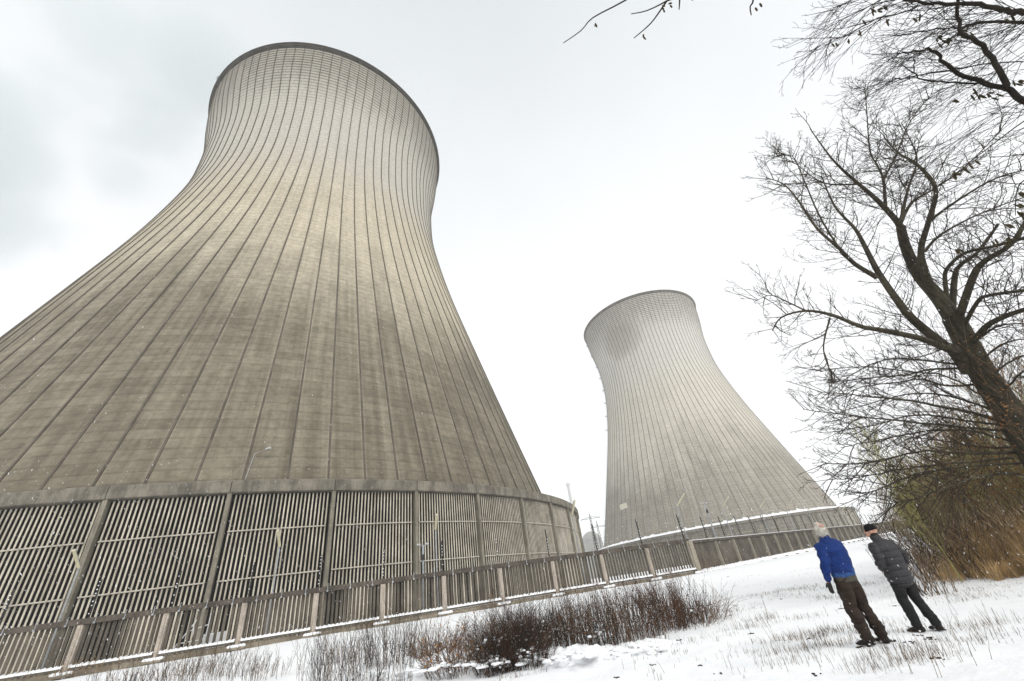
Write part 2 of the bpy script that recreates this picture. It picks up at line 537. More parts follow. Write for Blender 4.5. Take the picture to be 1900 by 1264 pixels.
def tower(center, label, shell_mat, rib_mat, facing, rib_phase, panel_phase, half, name_snow):
    root = empty('cooling_tower', center)
    tag(root, label, 'cooling tower', 'hyperbolic cooling towers of the plant')
    mb = MB()
    seg = NR * 4
    zs = [14.0 + (160 - 14.0) * i / 110 for i in range(111)]
    prof = [(shell_r(z), z) for z in zs]
    prof += [(shell_r(160) - 0.9, 160.0)] + [(shell_r(z) - 0.9, z) for z in reversed(zs[::5])]
    lathe(mb, prof, seg)
    sh = mb.build('shell', [shell_mat], root, smooth=False)
    # smooth the skin but keep the rim edge
    sh.data.polygons.foreach_set('use_smooth', [True] * len(sh.data.polygons))
    # wind ribs standing proud of the skin, one strip each
    mb = MB()
    zr = [14.2 + (158.3 - 14.2) * i / 60 for i in range(61)]
    for k in range(NR):
        phi = rib_phase + 360 / NR * k
        vs = []
        for z in zr:
            r = shell_r(z)
            hw = 0.115 - 0.01 * (z / 160)
            da = math.degrees(hw / r)
            for da_, dr in ((-da, -0.05), (-da, 0.14), (da, 0.14), (da, -0.05)):
                vs.append(pol(phi + da_, r + dr, z))
        fs = []
        for i in range(len(zr) - 1):
            for j in range(3):
                fs.append((i * 4 + j, i * 4 + j + 1, (i + 1) * 4 + j + 1, (i + 1) * 4 + j))
        mb.add(vs, fs)
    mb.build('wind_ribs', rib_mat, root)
    # rim: walkway slab with a lip above it
    mb = MB()
    rr = shell_r(159)
    lathe(mb, [(rr - 0.3, 158.7), (rr + 0.55, 158.95), (rr + 0.75, 159.0), (rr + 0.75, 159.25), (rr + 0.45, 159.3), (rr + 0.45, 159.6), (rr + 1.0, 159.65), (rr + 1.0, 160.1), (rr - 1.2, 160.1)], 372)
    mb.build('rim', M['rim'] if rib_mat is M['rib'] else M['rim_far'], root)
    # ring house: roof slab, beam in lengths, added black wall for the interior shade
    mb = MB()
    lathe(mb, [(RRING - 0.6, ZT - 0.25), (shell_r(15) + 0.1, 15.0)], 192)
    mb.build('ring_roof', M['beam'], root)
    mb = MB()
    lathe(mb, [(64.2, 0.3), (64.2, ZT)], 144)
    mb.build('inner_shade_wall', M['inner'], root)
    k0 = math.floor((facing - half - panel_phase) / 7.5)
    k1 = math.ceil((facing + half - panel_phase) / 7.5)
    for k in range(k0, k1):
        pa = panel_phase + 7.5 * k; pb = pa + 7.5
        g = 0.025
        mb = MB()      # beam length with a chamfered top and open joint
        prof = [(RRING - 0.9, ZT), (RRING - 0.12, ZT), (RRING, ZT - 0.12), (RRING, ZB + 0.05), (RRING - 0.05, ZB), (RRING - 0.9, ZB)]
        lathe(mb, prof, 6, 0, pa + g, pb - g)
        nv = len(prof)
        base = [pol(pa + g, r, z) for r, z in prof]; mb.add(base, [tuple(range(nv))])
        base = [pol(pb - g, r, z) for r, z in prof]; mb.add(base, [tuple(reversed(range(nv)))])
        mb.build('ring_beam', M['beam'], root)
        mb = MB()
        c = pol(pa, RRING - 0.45, 0)
        tx = Vector((math.cos(R_(pa)), math.sin(R_(pa)), 0)); ty = Vector((math.sin(R_(pa)), -math.cos(R_(pa)), 0))
        mb.box(c + Vector((0, 0, (ZB + 0.3) / 2 - 0.004)), 0.36, 0.62, ZB - 0.3, tx, ty)
        mb.build('pillar', M['pillar'], root)
        mb = MB()
        for j in range(24):
            a = pa + 0.42 + (7.5 - 0.84) * j / 23
            tx = Vector((math.cos(R_(a)), math.sin(R_(a)), 0)); ty = Vector((math.sin(R_(a)), -math.cos(R_(a)), 0))
            cc = pol(a, RRING - 0.55, 0)
            mb.box(cc + Vector((0, 0, (ZB + 0.35) / 2 - 0.06)), 0.125, 0.05, ZB - 0.45, tx, ty)
            for zz in (0.55, 1.0):      # fixing bolts near the head
                mb.box(pol(a, RRING - 0.47, ZB - zz), 0.04, 0.04, 0.04, tx, ty)
        lp = mb.build('louvre_panel', M['slat'], root)
        for zr_ in (9.4, 5.5):
            mb = MB()
            for s in range(4):
                a0_, a1_ = pa + 0.35 + s * 1.7, pa + 0.35 + s * 1.7 + 1.66
                pts = [pol(a0_ + (a1_ - a0_) * i / 3, RRING - 0.40, zr_) for i in range(4)]
                mb.tube(pts, 0.06, 6)
            mb.build('rail', M['steel_rail'], lp)
    return root


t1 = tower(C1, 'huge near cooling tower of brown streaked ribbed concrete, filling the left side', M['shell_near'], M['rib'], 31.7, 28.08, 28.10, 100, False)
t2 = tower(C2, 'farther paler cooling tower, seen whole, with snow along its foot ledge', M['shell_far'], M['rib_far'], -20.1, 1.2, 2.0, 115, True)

# snow lying on the far tower's ledge and driven up against its ribs
def tower_snow():
    mb = MB()
    seg = 700
    vs = []
    for k in range(seg + 1):
        a = -105 + 190 * k / seg
        q = mn.noise(Vector((a * 0.9, 3.3, 0))) + 0.5 * mn.noise(Vector((a * 4.0, 8.3, 0)))
        ph = ((a - 1.2) / (360 / NR)) % 1.0
        near = math.exp(-((min(ph, 1 - ph)) / 0.16) ** 2)
        h = 0.3 + 0.3 * max(0, q + 0.3) + 0.8 * near * max(0.0, q + 0.35)
        zt = 14.6 + h
        vs += [pol(a, RRING + 0.05, ZT - 0.04), pol(a, RRING - 0.1, ZT + 0.18 + 0.12 * q), pol(a, 64.8, 14.75 + 0.3 * h), pol(a, shell_r(zt) + 0.25, zt - 0.25), pol(a, shell_r(zt) - 0.05, zt)]
    fs = []
    for k in range(seg):
        for j in range(4):
            fs.append((k * 5 + j, (k + 1) * 5 + j, (k + 1) * 5 + j + 1, k * 5 + j + 1))
    mb.add(vs, fs)
    for k in range(110):      # scraps of snow stuck to the skin above the ledge
        a = rnd.uniform(-100, 80)
        kk = round((a - 1.2) / (360 / NR)); a = 1.2 + kk * 360 / NR + rnd.choice((-1, 1)) * rnd.uniform(0.2, 0.5)
        z = 15.2 + abs(rnd.gauss(0, 2.6))
        c = pol(a, shell_r(z) + 0.02, z)
        s = rnd.uniform(0.06, 0.2)
        mb.blob(c, s, s, s * rnd.uniform(1, 3.2), k, 0.25)
    o = mb.build('snow_cover', M['snow'], t2, smooth=True)


tower_snow()

# thin snow line on the near tower's beam
mb = MB()
c = pol(-20.1 - 76, shell_r(40) + 0.1, 40)
pl = MB()      # blank pale plate on the far tower


def hit_tower(px, py, C, rad):
    d = ray(px, py)
    a = d.x ** 2 + d.y ** 2
    b = -2 * (d.x * C.x + d.y * C.y)
    cc = C.x ** 2 + C.y ** 2 - rad * rad
    t = (-b - math.sqrt(max(0, b * b - 4 * a * cc))) / 2 / a
    return Vector((d.x * t, d.y * t, EYE + d.z * t))


def on_shell(px, py, C, off=0.1):
    r = 60.0
    for _ in range(60):
        p = hit_tower(px, py, C, r)
        r = 0.5 * r + 0.5 * (shell_r(min(160, max(12, p.z))) + off)
    return p


p = on_shell(1157, 939.5, C2, 0.3) - C2
tx = Vector((-p.y, p.x, 0)).normalized(); ty = Vector((p.x, p.y, 0)).normalized()
pl.box(p, 6.2, 0.3, 2.6, tx, ty, Vector((0, 0, 1)))
pl.build('name_plate', M['plate'], t2)


def ladder(root, phi, z0, z1, step):
    mb = MB()
    zs = [z0 + (z1 - z0) * i / 50 for i in range(51)]
    for s in (-0.35, 0.35):
        mb.tube([pol(phi + math.degrees(s / shell_r(z)), shell_r(z) + 0.7, z) for z in zs], 0.06, 4)
    z = z0
    while z < z1:
        mb.tube([pol(phi - 0.3, shell_r(z) + 0.1, z), pol(phi - 0.3, shell_r(z) + 0.7, z)], 0.05, 4)
        z += 3.0
    mb.build('access_ladder', M['steel'], root)
    z = z0 + 70
    while z < z1:
        mb = MB()
        c = pol(phi, shell_r(z) + 0.8, z)
        tx = Vector((math.cos(R_(phi)), math.sin(R_(phi)), 0)); ty = Vector((math.sin(R_(phi)), -math.cos(R_(phi)), 0))
        mb.box(c, 1.6, 1.5, 0.10, tx, ty)
        for i in (-0.78, 0, 0.78):
            mb.tube([c + tx * i + ty * 0.7, c + tx * i + ty * 0.7 + Vector((0, 0, 1.1))], 0.04, 4)
        mb.tube([c + tx * -0.78 + ty * 0.7 + Vector((0, 0, 1.1)), c + tx * 0.78 + ty * 0.7 + Vector((0, 0, 1.1))], 0.04, 4)
        mb.build('landing', M['steel'], root)
        z += 9.5


ladder(t2, -20.1 - 77.5, 15, 158, 3.0)

# surveillance camera on its thin mast, bolted to the near tower's foot
pc = on_shell(497, 834, C1, 0.9) - C1
mb = MB()
pb_ = on_shell(455, 889, C1, 0.5) - C1
pe_ = on_shell(473, 841, C1, 0.35) - C1
mb.tube([pb_, pe_], 0.035, 6)
mb.tube([pe_, pc], 0.03, 6)
cm = mb.build('camera_mast', M['steel'], t1)
mb = MB(); mb.box(pc + Vector((0.1, -0.1, 0.05)), 0.55, 0.26, 0.22, Vector((1, -.3, .1)).normalized(), Vector((.3, 1, 0)).normalized())
mb.build('security_camera', M['far_grey'], cm)
# rust run on the near shell
for (ax, ay, bx, by) in ((409, 712, 401, 742), (795, 700, 803, 720), (462, 397, 457, 408)):
    pass

# small aerial on the near rim
mb = MB()
pr = on_shell(402, 148, C1, 1.2) - C1
mb.tube([pr, pr + Vector((0, 0, 2.6))], 0.05, 5)
for i in range(3): mb.tube([pr + Vector((-0.6, 0, 1.2 + 0.5 * i)), pr + Vector((0.6, 0, 1.2 + 0.5 * i))], 0.03, 4)
mb.build('rim_aerial', M['dark_steel'], t1)

# ------------------------------------------------------------------ fence of slatted concrete bays
def fence():
    u = FD; nrm = Vector((-FD.y, FD.x, 0)); up = Vector((0, 0, 1))
    root = empty('slatted_fence', FA)
    tag(root, 'brown slatted concrete fence with pale posts and snow on its foot rail', 'fence')
    zb = lambda k: EYE - 0.65 - 0.003713 * FSP * k      # foot of the posts
    span = FSP
    for k in range(-2, 11):
        o = u * span * k
        z0 = zb(k)
        if k < 10:
            mb = MB()      # post
            mb.box(o + up * (z0 + 1.17 - 0.05), 0.30, 0.26, 2.42, u, nrm)
            mb.box(o - nrm * 0.16 + up * (z0 + 1.15 - 0.05), 0.10, 0.06, 2.36, u, nrm)
            mb.build('post', M['fence_post'], root)
        else:
            mb = MB()
            mb.box(o + up * (z0 + 1.10), 0.62, 0.42, 2.72, u, nrm)
            mb.box(o - nrm * 0.27 + up * (z0 + 1.10), 0.36, 0.14, 2.6, u, nrm)
            mb.build('corner_pillar', M['wall_post'], root)
        mb = MB()          # footing slab
        mb.box(o - nrm * 0.12 + up * (z0 - 0.14), 0.95, 0.75, 0.16, u, nrm)
        mb.build('footing', M['plinth'], root)
        mb = MB()
        for j in range(5):
            mb.blob(o + u * (-0.38 + 0.19 * j) - nrm * (0.36 + 0.03 * (j % 2)) + up * (z0 - 0.03), 0.17, 0.17, 0.085 + 0.03 * rnd.random(), k * 9 + j, 0.12, sub=2)
        mb.build('snow_cap', M['snow'], root, smooth=True)
        # steel mast of the wire fence behind the post
        mb = MB()
        q = o + nrm * 0.45
        h1 = 2.7 + 2.1
        mb.box(q + up * (z0 + h1 / 2), 0.07, 0.07, h1, u, nrm)
        for j in range(9):
            zz = z0 + 2.85 + 0.22 * j
            mb.box(q - nrm * 0.10 + up * zz, 0.05, 0.16, 0.04, u, nrm)
        ms = mb.build('wire_mast', M['dark_steel'], root)
        mb = MB()
        for j in range(9):
            if rnd.random() < 0.5:
                mb.blob(q - nrm * 0.15 + up * (z0 + 2.91 + 0.22 * j), 0.045, 0.045, 0.035, j + k, 0.2)
        mb.build('snow_scrap', M['snow'], ms, smooth=True)
        if k == 10: continue
        z1 = zb(k + 1)
        mid = u * span * (k + 0.5); zm = (z0 + z1) / 2
        ax = (u * span + up * (z1 - z0)).normalized()
        L = span
        mb = MB()          # plinth below the bay
        mb.box(mid - nrm * 0.02 + up * (zm - 0.13), L - 0.32, 0.22, 0.42, ax, nrm)
        mb.build('plinth', M['plinth'], root)
        mb = MB()          # foot rail and slats
        mb.box(mid + up * (zm + 0.17), L - 0.31, 0.44, 0.14, ax, nrm)
        ns = 15 if k != 1 else 11
        skew = 28 if k != 1 else 0
        for j in range(ns):
            t = -L / 2 + 0.29 + (L - 0.58) * j / (ns - 1)
            a = R_(skew + rnd.uniform(-9, 9))
            sx = u * math.cos(a) + nrm * math.sin(a); sy = nrm * math.cos(a) - u * math.sin(a)
            mb.box(mid + u * t + nrm * 0.05 + up * (zm + 0.24 + 1.06), 0.155, 0.07, 2.13, sx, sy)
        mb.build('slat_bay', M['fence_slat'], root)
        mb = MB()          # snow on the foot rail: continuous strip with teeth between the slats
        pts = []
        nn = 46
        for j in range(nn + 1):
            t = -L / 2 + 0.17 + (L - 0.34) * j / nn
            h = 0.06 + 0.035 * mn.noise(Vector((t * 3 + k * 7, 2.1, 0))) + (0.06 if (j % 3 == 0) else 0)
            c = mid + u * t + up * (zm + 0.235)
            pts += [c - nrm * 0.235 - up * 0.02, c - nrm * 0.22 + up * h, c - nrm * 0.02 + up * (h + 0.04), c + nrm * 0.2 + up * 0.02]
        fs = []
        for j in range(nn):
            for i in range(3):
                fs.append((j * 4 + i, (j + 1) * 4 + i, (j + 1) * 4 + i + 1, j * 4 + i + 1))
        mb.add(pts, fs)
        mb.build('snow_strip', M['snow'], root, smooth=False)
        mb = MB()          # head beam, in one length per bay
        mb.box(mid + up * (zm + 2.35 + 0.155), L - 0.02, 0.36, 0.31, ax, nrm)
        mb.build('head_beam', M['fence_beam'], root)
        for j in (0.16, 0.5, 0.84):
            mb = MB()      # clamp with its bulb
            c = o + u * span * j - nrm * 0.2 + up * (z0 + (z1 - z0) * j + 2.35)
            mb.box(c + up * 0.22, 0.035, 0.03, 0.42, u, nrm)
            mb.box(c + up * 0.46 + nrm * 0.06, 0.05, 0.16, 0.03, u, nrm)
            mb.box(c + up * 0.02 - nrm * 0.03, 0.10, 0.09, 0.10, u, nrm)
            mb.build('clamp', M['steel'], root)
    return root


fence_root = fence()


def solid_wall():
    u = GD; nrm = Vector((-GD.y, GD.x, 0)); up = Vector((0, 0, 1))
    root = empty('solid_wall', FK)
    tag(root, 'dark solid concrete wall with pale slanting ribs, running off behind the two men', 'wall')
    zb = lambda s: EYE - 0.92 + 0.00399 * s
    S0, SP = 5.237, 4.4566
    marks = [0.35] + [S0 - SP * 0 + SP * k for k in range(0, 27)]
    marks = [0.35, 2.9] + [S0 + SP * k for k in range(0, 44)]
    for i in range(len(marks)):
        s = marks[i]
        z0 = zb(s)
        o = u * s
        if i > 1:
            mb = MB()
            mb.box(o - nrm * 0.20 + up * (z0 + 1.12), 0.13, 0.26, 2.45, u, nrm)
            mb.build('wall_rib', M['wall_post'], root)
            mb = MB()
            mb.box(o - nrm * 0.45 + up * (z0 - 0.10), 0.5, 0.6, 0.14, u, nrm)
            mb.build('footing', M['plinth'], root)
        # wire mast
        mb = MB()
        q = o + nrm * 0.45
        h1 = 4.75
        if i != 1:
            mb.box(q + up * (z0 + h1 / 2), 0.07, 0.07, h1, u, nrm)
            for j in range(9):
                mb.box(q - nrm * 0.10 + up * (z0 + 2.85 + 0.21 * j), 0.05, 0.16, 0.04, u, nrm)
            mb.build('wire_mast', M['dark_steel'], root)
        if i == len(marks) - 1: break
        if i == 0: s1 = marks[2]
        elif i == 1: continue
        else: s1 = marks[i + 1]
        z1 = zb(s1)
        L = s1 - s
        mid = u * (s + s1) / 2; zm = (z0 + z1) / 2
        ax = (u * L + up * (z1 - z0)).normalized()
        mb = MB()
        mb.box(mid + up * (zm + 1.1), L - 0.01, 0.16, 2.5, ax, nrm)
        for j in range(int(L / 0.3)):      # shallow vertical fluting
            mb.box(mid + ax * (-L / 2 + 0.2 + 0.3 * j) - nrm * 0.09 + up * (zm + 1.15), 0.07, 0.03, 2.35, ax, nrm)
        mb.build('wall_panel', M['wall_panel'], root)
        mb = MB()
        mb.box(mid - nrm * 0.03 + up * (zm + 2.35 + 0.12), L - 0.02, 0.34, 0.22, ax, nrm)
        mb.build('coping', M['fence_beam'], root)
        mb = MB()
        mb.box(mid - nrm * 0.03 + up * (zm + 2.35 + 0.25), L - 0.02, 0.30, 0.05, ax, nrm)
        # drift along the foot
        nn = 30; pts = []
        for j in range(nn + 1):
            t = -L / 2 + L * j / nn
            h = 0.22 + 0.07 * mn.noise(Vector(((s + t) * 1.3, 5.1, 0)))
            c = mid + ax * t + up * (zm + 0.0)
            pts += [c - nrm * 0.5 - up * 0.2, c - nrm * 0.42 + up * (h * 0.6), c - nrm * 0.25 + up * h, c - nrm * 0.08 + up * (h + 0.02)]
        fs = []
        for j in range(nn):
            for q_ in range(3):
                fs.append((j * 4 + q_, (j + 1) * 4 + q_, (j + 1) * 4 + q_ + 1, j * 4 + q_ + 1))
        mb.add(pts, fs)
        mb.build('snow_cover', M['snow'], root)
    return root


solid_wall()

# ------------------------------------------------------------------ yard lamps behind the fence
def lamp_post(x, y, z0, z1, tilt, label, group='yard lamps behind the fence'):
    root = empty('lamp_post', (x, y, z0))
    tag(root, label, 'lamp post', group)
    mb = MB()
    mb.tube([(0, 0, 0), (0, 0, (z1 - z0) * 0.5)], 0.075, 10)
    mb.tube([(0, 0, (z1 - z0) * 0.5), (0, 0, z1 - z0)], 0.05, 10)
    mb.build('pole', M['steel'], root)
    t = Vector((math.sin(tilt), math.cos(tilt), 0))
    d = (t * 1.3 + Vector((0, 0, 1.05))).normalized()
    a = d.cross(Vector((0, 0, 1))).normalized(); b = d.cross(a)
    c = Vector((0, 0, z1 - z0)) + d * 0.86
    mb = MB()
    mb.box(c + b * -0.05, 0.20, 1.66, 0.05, a, d, b)
    mb.build('lamp_housing', M['steel'], root)
    mb = MB()
    n_ = 8
    vs = []
    for e in (-0.81, 0.81):
        for k in range(n_ + 1):
            th = math.pi * k / n_
            vs.append(c + d * e + a * (0.095 * math.cos(th)) + b * (0.10 * math.sin(th) - 0.02))
    fs = [(k, k + 1, n_ + 2 + k, n_ + 1 + k) for k in range(n_)] + [tuple(range(n_ + 1)), tuple(reversed(range(n_ + 1, 2 * n_ + 2))), (0, n_ + 1, 2 * n_ + 1, n_)]
    mb.add(vs, fs)
    mb.build('lamp_cover', M['lamp'], root)
    return root


names1 = ['yellowish tube lamp on a steel pole before the louvres, leftmost of all the lamps',
          'yellowish tube lamp standing straight up before the louvres, second from the left',
          'yellowish tube lamp before the louvres, right next to the small camera pole',
          'yellowish tube lamp at the right-hand end of the near tower\'s louvred ring']
for (az, nm) in zip((-47.27, -31.15, -13.5, 4.22), names1):
    D = 39.0 / math.cos(R_(az + 18.49))
    p_ = azp(az, D)
    lamp_post(p_.x, p_.y, 0.7, 6.9, R_(-18.49 + 180), nm)
names2 = ['tube lamp rising at the corner where slatted fence meets solid wall',
          'tube lamp before the far tower, next one right of the corner lamp',
          'tube lamp before the far tower, between the corner and the men, third along the wall',
          'tube lamp before the far tower, fourth along the solid wall',
          'tube lamp just left of the white-haired man\'s head, fifth along the wall',
          'tiny tube lamp above the white-haired man, sixth along the wall',
          'tiny tube lamp at the right end of the far tower, last along the wall']
for (az, nm) in zip((17.19, 22.07, 25.81, 28.31, 30.26, 33.1, 34.3), names2):
    D = 22.4 / math.cos(R_(az + 46.85))
    p_ = azp(az, D)
    lamp_post(p_.x, p_.y, 0.7, 7.0, R_(133.15), nm)


def cctv(az, D, z1, label, scale=1.0):
    p_ = azp(az, D)
    root = empty('camera_pole', (p_.x, p_.y, 0.7)); tag(root, label, 'camera pole', 'surveillance camera poles')
    mb = MB()
    h = z1 - 0.7
    mb.tube([(0, 0, 0), (0, 0, h)], 0.09, 8)
    mb.tube([(-0.28, -0.16, h - 0.05), (0.28, 0.16, h + 0.03)], 0.03, 6)
    mb.build('pole', M['steel'], root)
    for s in (-1, 1):
        mb = MB()
        mb.box((0.30 * s, 0.16 * s, h + 0.10), 0.32, 0.13, 0.12, Vector((.9, .3 * s, -.15)).normalized(), Vector((-.3 * s, .9, 0)).normalized(), Vector((.15, 0, 1)))
        mb.build('security_camera', M['far_grey'], root)
    mb = MB(); mb.box((0, -0.14, h - 0.9), 0.22, 0.16, 0.4)
    mb.build('junction_box', M['dark_steel'], root)


cctv(-15.1, 38.6, 5.75, 'grey pole with small cameras in front of the near tower louvres')
cctv(20.3, 60, 7.6, 'snow-topped camera pole in front of the far tower')

# white boards and a broken trestle lying just behind the fence
mb = MB()
q = P(401, 1166, 40.2); q.z = 0
for j in range(1):
    mb.box(q + Vector((0, 0, 1.35)), 1.35, 0.06, 0.95, FD, Vector((-FD.y, FD.x, 0)))
    mb.box(q + Vector((0, 0.04, 0.9)), 1.2, 0.05, 0.06, FD, Vector((-FD.y, FD.x, 0)))
o = mb.build('white_board', M['snow_board'] if 'snow_board' in M else M['plate'])
o.location = (0, 0, 0)
M['white_paint'] = simple('white_paint', (0.8, 0.8, 0.79), 0.6, 0.1, 3)
o.data.materials[0] = M['white_paint']
tag(o, 'white board seen through the gaps of the slatted fence', 'board')
mb = MB()
q = P(358, 1150, 40.4); q.z = 0
for (dx0, z0_, dx1, z1_) in ((-1.0, 0.9, 0.1, 2.5), (0.1, 2.5, 0.35, 2.9), (-0.2, 2.1, 1.0, 2.35), (-0.5, 1.5, 0.9, 1.55), (0.95, 0.8, 1.05, 3.0), (0.3, 1.6, 0.1, 2.5)):
    mb.tube([q + FD * dx0 + Vector((0, 0, z0_)), q + FD * dx1 + Vector((0, 0, z1_))], 0.035, 6)
o = mb.build('tube_rack', M['white_paint'])
tag(o, 'white tube rack standing behind the slats beside the white board', 'rack')

# ------------------------------------------------------------------ far plant
def chimney():
    c = azp(4.44, 600); root = empty('chimney', c); tag(root, 'slim pale exhaust stack rising beyond the near tower ring', 'chimney')
    mb = MB(); mb.tube([(0, 0, 0), (0, 0, 118.0)], [2.9, 1.9], 24); mb.build('stack', M['far_grey'], root, smooth=False)
    mb = MB(); mb.tube([(0, 0, 114.3), (0, 0, 114.9), (0, 0, 117.2), (0, 0, 118.4)], [2.6, 2.9, 2.9, 2.5], 24); mb.build('platform', M['far_grey'], root)


chimney()


def reactor():
    c = azp(6.0, 430, 0.5); root = empty('reactor_building', c, R_(10)); tag(root, 'pale domed reactor building in the gap between the towers', 'building')
    R0 = 9.0
    mb = MB(); prof = [(R0, 0), (R0, 29.5)] + [(R0 * math.cos(t), 29.5 + R0 * 0.98 * math.sin(t)) for t in [i * math.pi / 2 / 12 for i in range(1, 12)]] + [(0.2, 29.5 + R0 * 0.98)]
    lathe(mb, prof, 48)
    mb.build('dome', M['far_dome'], root, smooth=True)
    mb = MB(); lathe(mb, [(R0 + 0.05, 31.0), (R0 + 0.5, 31.1), (R0 + 0.5, 31.7), (R0 + 0.05, 31.8)], 48); mb.build('gallery', M['far_grey'], root)
    mb = MB(); mb.box((9, -4, 9.5), 24, 16, 19); mb.build('machine_hall', M['grey_metal'], root)
    mb = MB(); mb.box((9, -4, 19.25), 24.4, 16.4, 0.5); mb.build('hall_roof', M['snow'], root)
    mb = MB(); mb.box((5.6, 1, 21), 6, 5, 3.2); mb.build('roof_house', M['far_dome'], root)


reactor()


def pylon(az, D, h, arm, label, z_arm=(0.9,)):
    c = azp(az, D, 0.5); root = empty('pylon', c, R_(-az)); tag(root, label, 'pylon', 'power line pylons')
    mb = MB()
    w = h * 0.055
    for sx in (-1, 1):
        for sy in (-1, 1):
            mb.tube([(sx * w, sy * w, 0), (sx * 0.35, sy * 0.35, h * 0.93), (0, 0, h)], 0.14, 4)
    k = 0; z = 0
    while z < h * 0.9:
        w0 = w + (0.35 - w) * z / (h * 0.93); z2 = z + max(1.6, w0 * 1.5); w1 = w + (0.35 - w) * z2 / (h * 0.93)
        for sy in (-1, 1):
            mb.tube([(-w0, sy * w0, z), (w1, sy * w1, z2)], 0.07, 3)
            mb.tube([(w0, sy * w0, z), (-w1, sy * w1, z2)], 0.07, 3)
        z = z2
    mb.build('lattice_mast', M['dark_steel'], root)
    for za in z_arm:
        mb = MB()
        zz = h * za
        for s in (-1, 1):
            mb.tube([(0, 0, zz), (s * arm, 0, zz)], 0.12, 4)
            mb.tube([(0, 0, zz + 1.3), (s * arm, 0, zz)], 0.10, 4)
            for i in range(4):
                t = (i + 0.5) / 4
                mb.tube([(s * arm * t, 0, zz), (s * arm * t, 0, zz + 1.3 * (1 - t))], 0.06, 3)
        mb.build('cross_arm', M['dark_steel'], root)


pylon(6.42, 300, 38, 6.8, 'lattice pylon with one long cross arm in the gap between the towers', (0.91,))
pylon(7.1, 330, 36, 5.8, 'lattice pylon half hidden by the far tower edge', (0.88,))

# low substation sheds left of the far tower, seen over the fence

# ------------------------------------------------------------------ steam
def plume():
    blobs = [(-61, 98, 164, 33, 14), (-72, 84, 172, 28, 14), (-95, 66, 178, 26, 14), (-122, 58, 180, 25, 15), (-150, 72, 176, 31, 18), (-182, 84, 173, 32, 18), (-216, 98, 172, 36, 22), (-126, 76, 174, 24, 15), (-155, 96, 170, 22, 14), (-188, 62, 184, 30, 18)]
    bm = bmesh.new()
    for (x, y, z, r, h) in blobs:
        mat = Matrix.Translation((x, y, z)) @ Matrix.Diagonal((r * 1.5, r * 1.5, h * 1.5, 1))
        bmesh.ops.create_icosphere(bm, subdivisions=3, radius=1, matrix=mat)
    me = bpy.data.meshes.new('steam_plume'); bm.to_mesh(me); bm.free()
    o = bpy.data.objects.new('steam_plume', me); col.objects.link(o)
    md = o.modifiers.new('r', 'REMESH'); md.mode = 'VOXEL'; md.voxel_size = 4.0
    n = NT('steam'); t = n.t
    t.nodes.remove(n.b)
    out = [q for q in t.nodes if q.type == 'OUTPUT_MATERIAL'][0]
    pv = t.nodes.new('ShaderNodeVolumePrincipled')
    O = n.c.outputs['Object']
    tot = 0.0
    warp = n.noise(O, 0.022, 5, 0.62)
    for (x, y, z, r, h) in blobs:
        sub = t.nodes.new('ShaderNodeVectorMath'); sub.operation = 'SUBTRACT'; n.put(sub.inputs[0], O); sub.inputs[1].default_value = (x, y, z)
        sc_ = n.vmul(sub.outputs[0], (1 / r, 1 / r, 1 / h))
        ln = t.nodes.new('ShaderNodeVectorMath'); ln.operation = 'LENGTH'; n.put(ln.inputs[0], sc_)
        w = n.rng(ln.outputs['Value'], 1.4, 0.3)
        tot = n.math('MAXIMUM', tot, w)
    d = n.math('ADD', tot, n.math('MULTIPLY', n.math('SUBTRACT', warp, 0.5), 2.6))
    dens = n.math('MULTIPLY', n.rng(d, 0.35, 1.15), n.rng(tot, 0.0, 0.25))
    n.put(pv.inputs['Density'], n.math('MULTIPLY', dens, 0.034))
    pv.inputs['Color'].default_value = (0.73, 0.785, 0.795, 1)
    pv.inputs['Anisotropy'].default_value = 0.2
    t.links.new(pv.outputs[0], out.inputs['Volume'])
    me.materials.append(n.m)
    tag(o, kind='stuff'); o['label'] = 'grey steam drifting left from the rim of the near tower'; o['category'] = 'steam'
    return o


plume()

